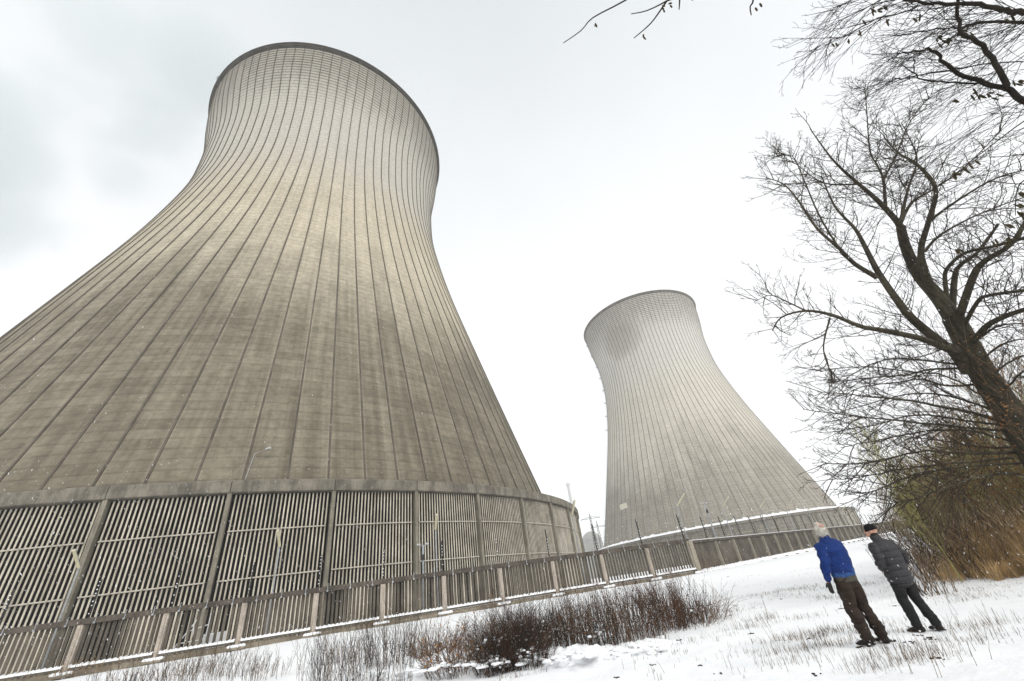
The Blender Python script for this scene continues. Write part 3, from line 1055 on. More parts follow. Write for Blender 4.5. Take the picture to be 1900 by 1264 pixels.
# ------------------------------------------------------------------ trees and shrubs
class Twigs:
    """collects thin tapered tubes fast"""
    def __init__(s):
        s.v = []; s.f = []; s.mi = []

    def tube(s, pts, r0, r1, sides=3, mi=0):
        n = len(pts)
        b = len(s.v)
        dx = pts[-1][0] - pts[0][0]; dy = pts[-1][1] - pts[0][1]; dz = pts[-1][2] - pts[0][2]
        # frame from the overall direction
        L = math.sqrt(dx * dx + dy * dy + dz * dz) or 1e-6
        dx /= L; dy /= L; dz /= L
        if abs(dz) < 0.9: ax, ay, az_ = -dy, dx, 0.0
        else: ax, ay, az_ = 0.0, -dz, dy
        l = math.sqrt(ax * ax + ay * ay + az_ * az_) or 1e-6
        ax /= l; ay /= l; az_ /= l
        bx, by, bz = dy * az_ - dz * ay, dz * ax - dx * az_, dx * ay - dy * ax
        for i, p in enumerate(pts):
            r = r0 + (r1 - r0) * i / (n - 1)
            for k in range(sides):
                t = 6.28318 * k / sides
                c = math.cos(t) * r; q = math.sin(t) * r
                s.v.append((p[0] + ax * c + bx * q, p[1] + ay * c + by * q, p[2] + az_ * c + bz * q))
        for i in range(n - 1):
            for k in range(sides):
                k2 = (k + 1) % sides
                s.f.append((b + i * sides + k, b + i * sides + k2, b + (i + 1) * sides + k2, b + (i + 1) * sides + k)); s.mi.append(mi)

    def leaf(s, p, size, rn, mi=0):
        a = Vector((rn.gauss(0, 1), rn.gauss(0, 1), rn.gauss(0, 1))).normalized()
        q = a.orthogonal().normalized()
        b = len(s.v)
        for (i, j) in ((-1, 0), (0, -0.42), (1, 0), (0, 0.42)):
            w = Vector(p) + a * (i * size) + q * (j * size)
            s.v.append((w.x, w.y, w.z))
        s.f.append((b, b + 1, b + 2, b + 3)); s.mi.append(mi)

    def build(s, name, mats, parent=None, smooth=True):
        me = bpy.data.meshes.new(name)
        me.from_pydata(s.v, [], s.f)
        if not isinstance(mats, (list, tuple)): mats = [mats]
        for m_ in mats: me.materials.append(m_)
        if len(mats) > 1: me.polygons.foreach_set('material_index', s.mi)
        if smooth: me.polygons.foreach_set('use_smooth', [True] * len(me.polygons))
        o = bpy.data.objects.new(name, me); col.objects.link(o)
        if parent: o.parent = parent
        return o


def catmull(pts, sub=4):
    out = []
    n = len(pts)
    for i in range(n - 1):
        p0 = pts[max(i - 1, 0)]; p1 = pts[i]; p2 = pts[i + 1]; p3 = pts[min(i + 2, n - 1)]
        for k in range(sub):
            t = k / sub
            out.append(0.5 * ((2 * p1) + (p2 - p0) * t + (2 * p0 - 5 * p1 + 4 * p2 - p3) * t * t + (3 * p1 - p0 - 3 * p2 + p3) * t ** 3))
    out.append(pts[-1])
    return out


def grow(tw, start, d, length, r, level, rn, up=0.25, spread=0.75, wig=0.22, dens=1.0, minr=0.0035, mi=0, sides=3):
    """one branch and, recursively, its twigs"""
    n = max(3, min(8, int(length / 0.22)))
    pts = [start]
    dd = d.normalized()
    step = length / (n - 1)
    for i in range(n - 1):
        dd = (dd + Vector((rn.gauss(0, wig), rn.gauss(0, wig), rn.gauss(0, wig))) * 0.6 + Vector((0, 0, up * 0.3))).normalized()
        pts.append(pts[-1] + dd * step)
    tw.tube(pts, r, max(minr, r * 0.35), sides if r > 0.012 else 3, mi)
    if level <= 0: return
    m_ = max(2, int(dens * (3.2 + length * 2.4)))
    for k in range(m_):
        t = 0.15 + 0.85 * (k + rn.random() * 0.8) / m_
        i = min(n - 2, int(t * (n - 1)))
        p = pts[i].lerp(pts[i + 1], t * (n - 1) - i)
        base = (pts[i + 1] - pts[i]).normalized()
        o = Vector((rn.gauss(0, 1), rn.gauss(0, 1), rn.gauss(0, 1)))
        o = (o - base * o.dot(base)).normalized()
        nd = (base * (1 - 0.3 * spread) + o * spread + Vector((0, 0, up * 0.5))).normalized()
        grow(tw, p, nd, length * rn.uniform(0.32, 0.62) * (1 - 0.35 * t), max(minr, r * 0.5), level - 1, rn, up, spread, wig, dens, minr, mi, sides)


M['bark'] = weathered('grey_green_bark', (0.078, 0.068, 0.044), (0.028, 0.023, 0.016), hs=9, vs=2.5)
M['twig'] = simple('dark_twig', (0.058, 0.045, 0.031), 0.85, 0.4, 3)
M['hazel'] = simple('black_hazel_bark', (0.030, 0.024, 0.018), 0.85, 0.4, 6)
M['catkin'] = simple('ochre_catkin', (0.055, 0.042, 0.017), 0.8, 0.4, 30)
M['olive'] = simple('olive_willow_bark', (0.36, 0.33, 0.12), 0.85, 0.45, 2)
M['brown_stem'] = simple('brown_stem', (0.21, 0.15, 0.098), 0.9, 0.45, 2)
M['rust_stem'] = simple('rust_stem', (0.14, 0.068, 0.036), 0.9, 0.55, 1.5)
M['dark_stem'] = simple('black_brown_stem', (0.04, 0.028, 0.02), 0.9, 0.5, 2)
M['reed'] = simple('golden_reed', (0.72, 0.48, 0.23), 0.9, 0.45, 1.2)
M['reed_head'] = simple('reed_head', (0.5, 0.39, 0.26), 0.95, 0.3, 4)
M['dead_leaf'] = simple('dead_leaf', (0.40, 0.20, 0.07), 0.9, 0.5, 5)
M['stubble'] = simple('dry_grass', (0.20, 0.13, 0.07), 0.9, 0.65, 3)
M['weed'] = simple('golden_weed', (0.36, 0.24, 0.10), 0.9, 0.4, 4)


def limb(tr, pxs, r0, r1, sides=8, jit=0.0, rn=rnd):
    pts = [P(a, b, c) for a, b, c in pxs]
    pts = catmull(pts, 4)
    if jit:
        pts = [p + Vector((rn.gauss(0, jit), rn.gauss(0, jit), rn.gauss(0, jit))) for p in pts]
    tr.tube(pts, [0.84 * (r0 + (r1 - r0) * (i / (len(pts) - 1)) ** 0.75) for i in range(len(pts))], sides, cap=True)
    return pts


def sprout(tw, pts, rn, t0=0.1, t1=1.0, every=0.25, length=1.4, r=0.02, level=2, up=0.3, spread=0.8, dens=0.8, bias=None, minr=0.0045, mi=0, wig=0.24):
    L = sum((pts[i + 1] - pts[i]).length for i in range(len(pts) - 1))
    n = max(1, int(L * (t1 - t0) / every))
    for k in range(n):
        t = t0 + (t1 - t0) * (k + rn.random()) / n
        f_ = t * (len(pts) - 1); i = min(len(pts) - 2, int(f_))
        p = pts[i].lerp(pts[i + 1], f_ - i)
        base = (pts[i + 1] - pts[i]).normalized()
        o = Vector((rn.gauss(0, 1), rn.gauss(0, 1), rn.gauss(0, 1)))
        o = (o - base * o.dot(base)).normalized()
        nd = base * 0.55 + o * spread
        if bias: nd += bias
        grow(tw, p, nd.normalized(), length * rn.uniform(0.5, 1.2) * (1 - 0.45 * t), r * rn.uniform(0.6, 1.1), level, rn, up, spread, wig, dens, minr, mi)


def big_tree():
    rn = random.Random(21)
    base = azp(46.2, 20.2, 0.0); base.z = gz(base.x, base.y) - 0.1
    root = empty('bare_tree', base); tag(root, 'large bare tree with a thick mossy forked trunk, leaning in from the right edge', 'tree')
    tr = MB(); tw = Twigs()
    D = 20.0
    # trunk
    tp = [base, P(1960, 905, 20.1), P(1905, 815, 20), P(1866, 757, 20), P(1823, 692, D), P(1795, 640, D), P(1768, 590, D)]
    tp = catmull(tp, 4)
    rr = [0.44 - 0.16 * (i / (len(tp) - 1)) for i in range(len(tp))]
    tr.tube(tp, rr, 14)
    L = []
    L.append((limb(tr, [(1772, 598, D), (1742, 553, 20), (1707, 513, 20), (1690, 482, 19.8), (1678, 451, 19.6), (1671, 420, 19.4)], 0.30, 0.16, 10), 0.02))
    L.append((limb(tr, [(1672, 424, 19.4), (1662, 408, 19.2), (1627, 371, 18.6), (1594, 342, 18.2), (1561, 313, 17.8), (1536, 285, 17.6), (1503, 239, 17.4)], 0.15, 0.018, 8), 1))
    L.append((limb(tr, [(1643, 383, 19), (1639, 334, 19.3), (1627, 305, 19.5), (1614, 280, 19.6), (1608, 202, 20), (1604, 161, 20.2)], 0.075, 0.012, 6), 1))
    L.append((limb(tr, [(1639, 334, 19.3), (1664, 285, 19.8), (1688, 227, 20.4), (1730, 173, 21)], 0.055, 0.012, 6), 1))
    L.append((limb(tr, [(1672, 410, 19.4), (1684, 354, 19.8), (1701, 301, 20.4), (1693, 268, 20.8), (1672, 227, 21)], 0.075, 0.012, 6), 1))
    L.append((limb(tr, [(1672, 412, 19.4), (1693, 375, 20), (1734, 350, 21), (1790, 310, 22), (1860, 240, 23)], 0.085, 0.015, 6), 1))
    L.append((limb(tr, [(1732, 545, 20), (1714, 499, 19), (1709, 461, 18.6), (1723, 411, 18.2), (1736, 350, 18), (1701, 305, 17.6), (1668, 285, 17.2), (1640, 255, 17)], 0.17, 0.02, 8), 1))
    L.append((limb(tr, [(1723, 411, 18.2), (1780, 370, 18), (1850, 330, 17.8), (1930, 310, 17.5)], 0.06, 0.015, 6), 1))
    L.append((limb(tr, [(1716, 467, 18.7), (1740, 440, 18.9), (1790, 410, 19.2), (1850, 384, 19.4), (1920, 360, 19.6)], 0.06, 0.015, 6), 1))
    L.append((limb(tr, [(1800, 690, D), (1770, 650, 19.6), (1752, 641, 19.4), (1695, 594, 18.9), (1669, 563, 18.6), (1631, 508, 18.2), (1605, 458, 18), (1586, 424, 17.8), (1549, 383, 17.4), (1524, 326, 17.2)], 0.27, 0.02, 8), 1))
    L.append((limb(tr, [(1627, 515, 18.2), (1586, 490, 17.6), (1557, 461, 17.2), (1516, 424, 16.8), (1483, 375, 16.5), (1454, 342, 16.3), (1421, 330, 16.2)], 0.11, 0.015, 7), 1))
    L.append((limb(tr, [(1557, 461, 17.2), (1520, 400, 17.4), (1490, 330, 17.6), (1470, 290, 17.7), (1440, 290, 17.8)], 0.05, 0.012, 6), 1))
    L.append((limb(tr, [(1594, 342, 18.2), (1540, 342, 18), (1510, 330, 17.8), (1470, 300, 17.7), (1436, 290, 17.6)], 0.045, 0.012, 6), 1))
    L.append((limb(tr, [(1776, 655, 19.6), (1742, 641, 19), (1704, 627, 18.5), (1636, 613, 17.6), (1594, 605, 17), (1545, 585, 16.4), (1495, 577, 16), (1450, 589, 15.8), (1433, 614, 15.7)], 0.16, 0.02, 8), 1))
    L.append((limb(tr, [(1540, 590, 16.4), (1528, 641, 16.3), (1536, 678, 16.2), (1553, 699, 16.2)], 0.04, 0.012, 5), 1))
    L.append((limb(tr, [(1495, 577, 16), (1460, 560, 15.8), (1430, 548, 15.7), (1400, 560, 15.6)], 0.04, 0.01, 5), 1))
    L.append((limb(tr, [(1766, 590, D), (1771, 518, 20.6), (1780, 494, 20.8), (1814, 468, 21), (1852, 416, 21.4)], 0.13, 0.05, 8), 1))
    L.append((limb(tr, [(1776, 600, D), (1806, 513, 19.4), (1828, 484, 19.2), (1875, 454, 18.8), (1910, 400, 18.5)], 0.15, 0.06, 8), 1))
    L.append((limb(tr, [(1762, 585, D), (1754, 527, 20), (1757, 499, 20), (1790, 470, 19.8), (1849, 456, 19.5), (1920, 436, 19.2)], 0.09, 0.05, 7), 1))
    L.append((limb(tr, [(1785, 612, D), (1814, 560, 19.4), (1837, 548, 19), (1900, 539, 18.4), (1960, 530, 18)], 0.08, 0.05, 7), 1))
    L.append((limb(tr, [(1795, 650, D), (1828, 608, 19.2), (1861, 589, 18.8), (1900, 575, 18.4), (1960, 560, 18)], 0.12, 0.07, 7), 1))
    for (pts, k) in L:
        if k == 1:
            sprout(tw, pts, rn, 0.12, 1.0, 0.15, 1.8, 0.020, 3, up=0.36, spread=0.75, dens=0.62, minr=0.0048)
    # low boughs sweeping left
    B = []
    def bough(px, r0, r1=0.012, up=0.08, every=0.17, length=1.6):
        p = limb(tr, px, r0, r1, 6, 0.01, rn)
        sprout(tw, p, rn, 0.1, 1.0, every, length, 0.016, 3, up=up, spread=0.5, dens=0.55, minr=0.0048, wig=0.13)
    bough([(1849, 778, D), (1802, 766, 19), (1742, 754, 18), (1695, 744, 17.2), (1636, 738, 16.4), (1580, 732, 15.8), (1516, 727, 15.2)], 0.075)
    bough([(1790, 682, D), (1719, 687, 18.8), (1671, 697, 18), (1600, 702, 17), (1540, 710, 16.2)], 0.05)
    bough([(1776, 676, D), (1700, 668, 19), (1640, 668, 18), (1590, 690, 17.4), (1550, 720, 17)], 0.045)
    bough([(1806, 714, D), (1754, 716, 19), (1714, 704, 18.4), (1671, 709, 17.8), (1600, 718, 17), (1560, 740, 16.4)], 0.05)
    bough([(1870, 790, D), (1790, 780, 18.5), (1700, 770, 17.2), (1620, 790, 16.2), (1550, 800, 15.6)], 0.05)
    bough([(1880, 840, D), (1790, 842, 18), (1719, 837, 17), (1647, 851, 16), (1590, 862, 15.4), (1530, 860, 15)], 0.06)
    bough([(1880, 820, D), (1800, 800, 18.6), (1720, 800, 17.6), (1640, 815, 16.8), (1560, 830, 16)], 0.05)
    bough([(1860, 770, D), (1780, 740, 20), (1700, 730, 20), (1610, 750, 20), (1540, 770, 20)], 0.05)
    bough([(1890, 880, D), (1813, 885, 17.5), (1742, 910, 16.4), (1700, 925, 15.8), (1650, 935, 15.5)], 0.05)
    bough([(1880, 830, D), (1830, 830, 21), (1760, 820, 21.5), (1680, 810, 22), (1600, 800, 22.5)], 0.05)
    bough([(1890, 860, D), (1800, 865, 18), (1700, 880, 17), (1640, 905, 16), (1600, 920, 15.5)], 0.045)
    bough([(1850, 750, D), (1760, 700, 18.6), (1690, 690, 17.8), (1600, 680, 17), (1520, 690, 16.2)], 0.04)
    bough([(1870, 800, D), (1760, 790, 18), (1660, 780, 16.8), (1570, 770, 15.8), (1490, 760, 15.2)], 0.05)
    bough([(1880, 850, D), (1770, 860, 17.6), (1680, 870, 16.6), (1600, 885, 15.8), (1540, 890, 15.2)], 0.04)
    for i in range(4):      # boughs on the right and behind
        y0 = 620 + 35 * i
        bough([(1800 + i * 12, y0 + 20, D), (1850 + i * 9, y0 - 15, 19.5), (1905, y0 - 20 - 6 * i, 19), (1960, y0 - 30, 18.5)], 0.05, length=1.5)
    # trunk suckers
    sprout(tw, tp, rn, 0.2, 1.0, 0.3, 1.1, 0.012, 2, up=0.2, spread=0.9, dens=0.6, minr=0.005)
    t_ = tr.build('trunk', M['bark'], root, smooth=True); t_.matrix_parent_inverse = root.matrix_world.inverted()
    c_ = tw.build('crown', M['twig'], root)
    for o in (t_, c_):
        o.parent = root; o.matrix_parent_inverse = Matrix.Translation(-base)
    return root


big_tree()


def hazel():
    rn = random.Random(5)
    base = Vector((6.9, 1.2, 0.0)); base.z = gz(base.x, base.y) - 0.05
    root = empty('hazel_tree', base); tag(root, 'near dark hazel with hanging catkins reaching into the top right corner', 'tree')
    tr = MB(); tw = Twigs(); ck = Twigs()
    hub = P(2130, 300, 6.4)
    crown_pts = []
    tr.tube(catmull([base, base.lerp(hub, 0.3) + Vector((0.1, 0.1, 0.3)), base.lerp(hub, 0.65) + Vector((0, 0.1, 0.3)), hub], 4), [0.09 - 0.03 * i / 12 for i in range(13)], 8)

    def lb(px, r0, r1, frm=None, sides=6):
        pts = [P(a, b, c) for a, b, c in px]
        if frm is not None: pts = [frm] + pts
        pts = catmull(pts, 4)
        pts = [p + Vector((rn.gauss(0, 0.006), rn.gauss(0, 0.006), rn.gauss(0, 0.006))) for p in pts]
        tr.tube(pts, [r0 + (r1 - r0) * (i / (len(pts) - 1)) for i in range(len(pts))], sides)
        crown_pts.append(pts)
        return pts
    A = lb([(2040, 252, 6.0), (1960, 216, 5.8), (1900, 185, 5.6), (1866, 164, 5.5), (1816, 152, 5.4), (1765, 131, 5.3), (1744, 103, 5.2), (1721, 93, 5.1), (1689, 97, 5.0), (1664, 101, 4.9)], 0.034, 0.006, hub)
    B = lb([(1868, 164, 5.5), (1854, 130, 5.3), (1824, 84, 5.1), (1784, 57, 4.9), (1778, 21, 4.7), (1776, -30, 4.5)], 0.024, 0.010)
    C = lb([(1960, 40, 5.0), (1900, 24, 4.8), (1858, 17, 4.7), (1816, 9, 4.6), (1753, 7, 4.5), (1700, 3, 4.4), (1640, -15, 4.3)], 0.026, 0.008, hub)
    Dd = lb([(1960, 44, 5.5), (1900, 44, 5.4), (1812, 44, 5.2), (1784, 53, 5.1)], 0.02, 0.008, hub)
    E_ = lb([(1816, 155, 5.4), (1770, 153, 5.3), (1721, 150, 5.2), (1694, 135, 5.1), (1675, 122, 5.0)], 0.010, 0.004)
    E2 = lb([(1694, 135, 5.1), (1696, 115, 5.05), (1695, 98, 5)], 0.006, 0.003)
    F_ = lb([(1700, 10, 4.4), (1690, 19, 4.3), (1626, 36, 4.2), (1574, 65, 4.1), (1536, 76, 4.0), (1502, 97, 3.9)], 0.007, 0.002)
    G_ = lb([(1763, 131, 5.3), (1689, 143, 5.1), (1650, 150, 5.0), (1609, 162, 4.9)], 0.008, 0.002)
    H_ = lb([(1700, -10, 4.4), (1620, 10, 4.2), (1580, 28, 4.1), (1543, 46, 4.0)], 0.006, 0.002)
    I_ = lb([(1690, -20, 4.4), (1600, -6, 4.2), (1560, 10, 4.1), (1537, 26, 4.0)], 0.006, 0.002)
    J_ = lb([(1784, 53, 5.1), (1740, 55, 5.0), (1700, 60, 4.9), (1650, 70, 4.8)], 0.007, 0.003)
    K_ = lb([(1763, 131, 5.3), (1820, 120, 5.4), (1900, 115, 5.5)], 0.008, 0.005)
    for pts in list(crown_pts):
        sprout(tw, pts, rn, 0.15, 1.0, 0.055, 0.62, 0.0042, 2, up=-0.04, spread=0.6, dens=0.8, bias=(P(1560, 190, 5) - P(1750, 60, 5)).normalized() * 0.7, minr=0.0014)
    # long fine parallel whips sweeping down-left behind
    d0 = (P(1640, 330, 5) - P(1860, 190, 5)).normalized()
    for k in range(50):
        px = rn.uniform(1720, 1990); py = rn.uniform(0, 330)
        s = P(px, py, rn.uniform(5.0, 7.5))
        grow(tw, s, d0 + Vector((rn.gauss(0, .12), rn.gauss(0, .12), rn.gauss(0, .16))), rn.uniform(0.5, 1.5), 0.0035, 1, rn, up=0.02, spread=0.5, wig=0.2, dens=0.9, minr=0.0016)
    # the branch that crosses above the frame, its tips hanging into view
    X = lb([(1800, -160, 3.6), (1600, -210, 2.9), (1400, -190, 2.5), (1260, -120, 2.3)], 0.02, 0.006, hub)
    tips = [[(1260, -120, 2.3), (1200, -30, 2.3), (1158, 2, 2.28), (1100, 33, 2.25), (1078, 57, 2.24), (1045, 80, 2.22)],
            [(1330, -160, 2.4), (1290, -30, 2.4), (1237, 2, 2.38), (1200, 20, 2.37), (1171, 26, 2.36)],
            [(1237, 2, 2.38), (1225, 20, 2.37), (1206, 45, 2.36), (1176, 71, 2.34)],
            [(1262, -30, 2.38), (1261, 2, 2.38), (1260, 18, 2.38)],
            [(1420, -150, 2.6), (1400, -10, 2.6), (1392, 12, 2.6), (1394, 28, 2.6)]]
    for t in tips:
        tr.tube(catmull([P(*q) for q in t], 3), [0.0085 - 0.0048 * i / (3 * (len(t) - 1)) for i in range(3 * (len(t) - 1) + 1)], 6)
    extra = [[(1960, 190, 5), (1900, 225, 5), (1850, 262, 4.9), (1800, 300, 4.8), (1765, 320, 4.8)],
             [(1960, 320, 5), (1900, 335, 5), (1886, 360, 5), (1884, 400, 5)],
             [(1960, 285, 5), (1900, 287, 5), (1870, 290, 5), (1836, 292, 5)],
             [(1960, 385, 4.6), (1900, 400, 4.6), (1862, 414, 4.6)],
             [(1960, 440, 5), (1900, 445, 5), (1850, 432, 5), (1780, 452, 5)]]
    for t in extra:
        tr.tube(catmull([P(*q) for q in t], 3), [0.006 - 0.0035 * i / (3 * (len(t) - 1)) for i in range(3 * (len(t) - 1) + 1)], 5)
    # the stem that carries the lower twigs stands outside the frame
    tr.tube(catmull([base + Vector((0.15, 0.2, 0)), P(2060, 470, 6.2), P(2010, 330, 5.8), P(1990, 200, 5.7), P(1960, 44, 5.5)], 4), [0.05 - 0.03 * i / 16 for i in range(17)], 6)
    t_ = tr.build('trunk', M['hazel'], root, smooth=True)
    c_ = tw.build('crown', M['hazel'], root)
    sh = Matrix.Translation(-base)
    for o in (t_, c_): o.matrix_parent_inverse = sh
    # catkins, hanging in small bunches
    spots = [(1105, 42, 2.25, 2), (1230, 16, 2.38, 3), (1243, 6, 2.38, 2), (1195, 66, 2.35, 2), (1408, 5, 2.6, 2), (1283, -2, 2.4, 2),
             (1552, 76, 4.0, 2), (1575, 70, 4.1, 2), (1592, 61, 4.1, 2), (1600, 33, 4.2, 1), (1620, 12, 4.2, 3), (1628, 20, 4.2, 2), (1640, 12, 4.3, 2), (1648, 36, 4.2, 2),
             (1740, 66, 5.1, 3), (1757, 72, 5.1, 3), (1742, 80, 5.1, 2), (1770, 66, 5.2, 1), (1786, 60, 5.1, 2), (1800, 62, 5.1, 1), (1805, 170, 5.4, 4), (1815, 178, 5.4, 4), (1833, 172, 5.4, 3), (1843, 180, 5.4, 2),
             (1766, 186, 5.3, 2), (1876, 25, 4.8, 3), (1865, 38, 5.3, 2), (1891, 150, 5.5, 2), (1880, 153, 5.5, 2), (1700, 30, 4.4, 2),
             (1770, 318, 4.8, 4), (1790, 308, 4.8, 3), (1798, 305, 4.8, 2), (1890, 358, 5, 4), (1886, 380, 5, 3), (1893, 393, 5, 3), (1866, 418, 4.6, 2), (1773, 462, 5, 4), (1866, 444, 5, 3), (1835, 448, 5, 2)]
    for (px, py, ds, nn) in spots:
        for k in range(nn):
            L = rn.uniform(0.055, 0.08) * (1 if ds > 3 else 0.75)
            mbk = MB()
            p0 = P(px, py, ds) + Vector((rn.gauss(0, .012), rn.gauss(0, .012), rn.gauss(0, .006)))
            d = Vector((rn.gauss(0, .25), rn.gauss(0, .25), -1)).normalized()
            pts = [p0 + d * (L * i / 5) for i in range(6)]
            rads = [0.002, 0.0065, 0.008, 0.0075, 0.006, 0.001]
            mbk.tube(pts, [r_ * (1 if ds > 3 else 1.0) for r_ in rads], 6)
            b = len(ck.v); ck.v.extend([tuple(v) for v in mbk.v]); ck.f.extend([tuple(i + b for i in q) for q in mbk.f]); ck.mi.extend([0] * len(mbk.f))
    k_ = ck.build('catkins', M['catkin'], root); k_.matrix_parent_inverse = sh; tag(k_, kind='stuff')


hazel()


def shrub(x, y, h, spread, n, mats, label, group, rn, r=0.008, name='bare_shrub', lean=0.35, level=1, foot=0.35, leaf=None, up=0.25, dens=0.8, snow=0, minr=0.0035, cat='shrub', wig=0.12):
    z = gz(x, y)
    root = empty(name, (x, y, z)); tag(root, label, cat, group)
    tw = Twigs(); lf = Twigs()
    for i in range(n):
        a = rn.uniform(0, 6.283); q = math.sqrt(rn.random()) * spread * foot
        s = Vector((math.cos(a) * q, math.sin(a) * q, -0.03))
        hh = h * (rn.uniform(0.35, 1.0) if rn.random() < .9 else rn.uniform(1.0, 1.3))
        a2 = a + rn.gauss(0, 0.6)
        d = Vector((math.cos(a2) * lean * rn.random(), math.sin(a2) * lean * rn.random(), 1))
        b0 = len(tw.v)
        grow(tw, s, d, hh, r * rn.uniform(0.6, 1.2), level, rn, up=up, spread=0.5, wig=wig, dens=dens, minr=minr, mi=rn.randrange(len(mats)))
        if leaf:
            for _ in range(leaf):
                p = tw.v[rn.randrange(b0, len(tw.v))]
                if name == 'hornbeam_shrub' and p[2] < 1.9: continue
                lf.leaf(p, rn.uniform(0.03, 0.055), rn)
    tw.build('stems', mats, root)
    if leaf: lf.build('dead_leaves', M['dead_leaf'] if name != 'thicket_shrub' else M['rust_stem'], root)
    if snow:
        mb = MB()
        for i in range(snow * 2):
            a = rn.uniform(0, 6.283); q = math.sqrt(rn.random()) * spread
            s = rn.uniform(0.010, 0.032)
            mb.blob((math.cos(a) * q, math.sin(a) * q, h * rn.uniform(0.05, 0.5)), s * rn.uniform(1, 2), s * rn.uniform(1, 2), s * 0.8, i, 0.4, sub=2)
        o = mb.build('snow_scraps', M['snow'], root, smooth=True); tag(o, kind='stuff')
    return root


rn = random.Random(99)
# --- olive willows and brown shrubs at the edge of the wood, right
willow = []
for (az, d, h) in [(38.8, 28, 3.0), (40.5, 31, 3.8), (42, 27, 3.8), (43.5, 30, 4.4), (45, 26, 4.0), (46.5, 29, 4.8), (48, 27, 4.6), (49.5, 29, 5.2), (44.5, 35, 5), (47.5, 34, 5.6), (51, 26, 4.8)]:
    p = azp(az, d)
    shrub(p.x, p.y, h, 1.8, 26, [M['olive'], M['olive'], M['brown_stem']], 'tall olive-green willow scrub behind the reeds at the right', 'willow scrub behind the reeds', rn, r=0.014, name='willow_shrub', lean=0.45, level=2, foot=0.6, up=0.3, dens=0.62, minr=0.0065)
# slim saplings left of the big trunk
for i, (px, py, dd, h) in enumerate([(1697, 1000, 22, 5.6), (1722, 1000, 21, 5.2), (1748, 1010, 23, 5.4), (1740, 1005, 19.5, 4.2)]):
    p = P(px, py, dd)
    root = empty('sapling', (p.x, p.y, gz(p.x, p.y)))
    tag(root, 'slim olive sapling standing up between the men and the big tree', 'sapling', 'saplings at the edge of the wood')
    tr = MB(); tw = Twigs()
    pts = [Vector((0, 0, 0))]
    dv = Vector((rn.gauss(-.06, .05), rn.gauss(0, .05), 1))
    for k in range(9):
        dv = (dv + Vector((rn.gauss(0, .05), rn.gauss(0, .05), 0.1))).normalized(); pts.append(pts[-1] + dv * h / 9)
    tr.tube(pts, [0.02 - 0.015 * k / 9 for k in range(10)], 6)
    sprout(tw, pts, rn, 0.15, 1.0, 0.10, 1.5, 0.010, 2, up=0.6, spread=0.45, dens=0.6, minr=0.005)
    tr.build('trunk', M['olive'], root, smooth=True); tw.build('crown', M['olive'], root)
for (az, d, h) in [(37.2, 21.5, 1.9), (38.6, 22, 2.6), (39.8, 20.5, 2.9), (41.2, 20.5, 2.8), (36.2, 24, 1.7), (39.4, 24, 3.2), (44.0, 23, 3.4), (35.3, 17.5, 1.25), (36.6, 16.6, 1.5)]:
    p = azp(az, d)
    lab = 'dark brown many-stemmed shrub leaning out of the reeds' if d > 18 else 'low brown shrub in the snow between the two men'
    shrub(p.x, p.y, h, 1.3, 19, [M['brown_stem'], M['dark_stem'], M['brown_stem']], lab, 'brown shrubs among the reeds' if d > 18 else 'low shrubs between the men', rn, r=0.012, lean=0.75, level=2, foot=0.35, up=0.12, dens=0.6, minr=0.0055)
# rusty-leaved saplings round the big trunk
for (az, d, h) in [(47.0, 22, 6.2), (48.4, 21, 6.4), (49.7, 20.5, 6.4), (45.6, 22, 5.0), (51, 20, 6.4)]:
    p = azp(az, d)
    shrub(p.x, p.y, h, 1.2, 9, [M['brown_stem'], M['twig']], 'young hornbeam holding rust-brown dead leaves at the right edge', 'hornbeams with dead leaves', rn, r=0.014, name='hornbeam_shrub', lean=0.4, level=2, foot=0.7, leaf=380, up=0.15, dens=0.6, minr=0.004)


def reed_bed():
    rn = random.Random(31)
    tw = Twigs()
    k = 0
    while k < 8500:
        az = rn.uniform(36.6, 58); d = rn.uniform(0, 1) ** 0.8 * 9.5 if rn.random() < .6 else rn.uniform(0, 1.6)
        edge = 20.6 - 0.235 * (az - 36.6) if az < 50 else 17.4
        edge += 0.35 * math.sin(az * 2.1) + 0.25 * math.sin(az * 5.3)
        r_ = edge + d
        if rn.random() > 0.45 + 0.55 * sstep(36.6, 40, az): continue
        x, y = r_ * math.sin(R_(az)), r_ * math.cos(R_(az))
        cl = mn.noise(Vector((x * 0.8, y * 0.8, 3)))
        if rn.random() > 0.75 + cl: continue
        z = gz(x, y)
        h = (0.45 + 1.25 * sstep(0, 2.2, d)) * rn.uniform(0.6, 1.15) * (0.7 + 0.6 * (cl + 0.4)) * (0.45 + 0.55 * sstep(37, 43, az))
        lx, ly = rn.gauss(0, 0.22), rn.gauss(0, 0.22)
        p0 = (x, y, z - 0.03); p1 = (x + lx * h * 0.4, y + ly * h * 0.4, z + h * 0.55); p2 = (x + lx * h, y + ly * h, z + h)
        w = rn.uniform(0.004, 0.008)
        tw.tube([p0, p1, p2], w, w * 0.4, 3, 0 if rn.random() < 0.87 else 2)
        if h > 1.2 and rn.random() < 0.22:
            q = (p2[0] + rn.gauss(0, .04), p2[1] + rn.gauss(0, .04), p2[2] + 0.14)
            tw.tube([p2, ((p2[0] + q[0]) / 2, (p2[1] + q[1]) / 2, (p2[2] + q[2]) / 2), q], 0.016, 0.004, 4, 1)
        k += 1
    o = tw.build('reed_bed', [M['reed'], M['reed_head'], M['brown_stem']])
    tag(o, kind='stuff'); o['label'] = 'golden-brown dry reeds along the edge of the snow field'; o['category'] = 'reeds'


reed_bed()


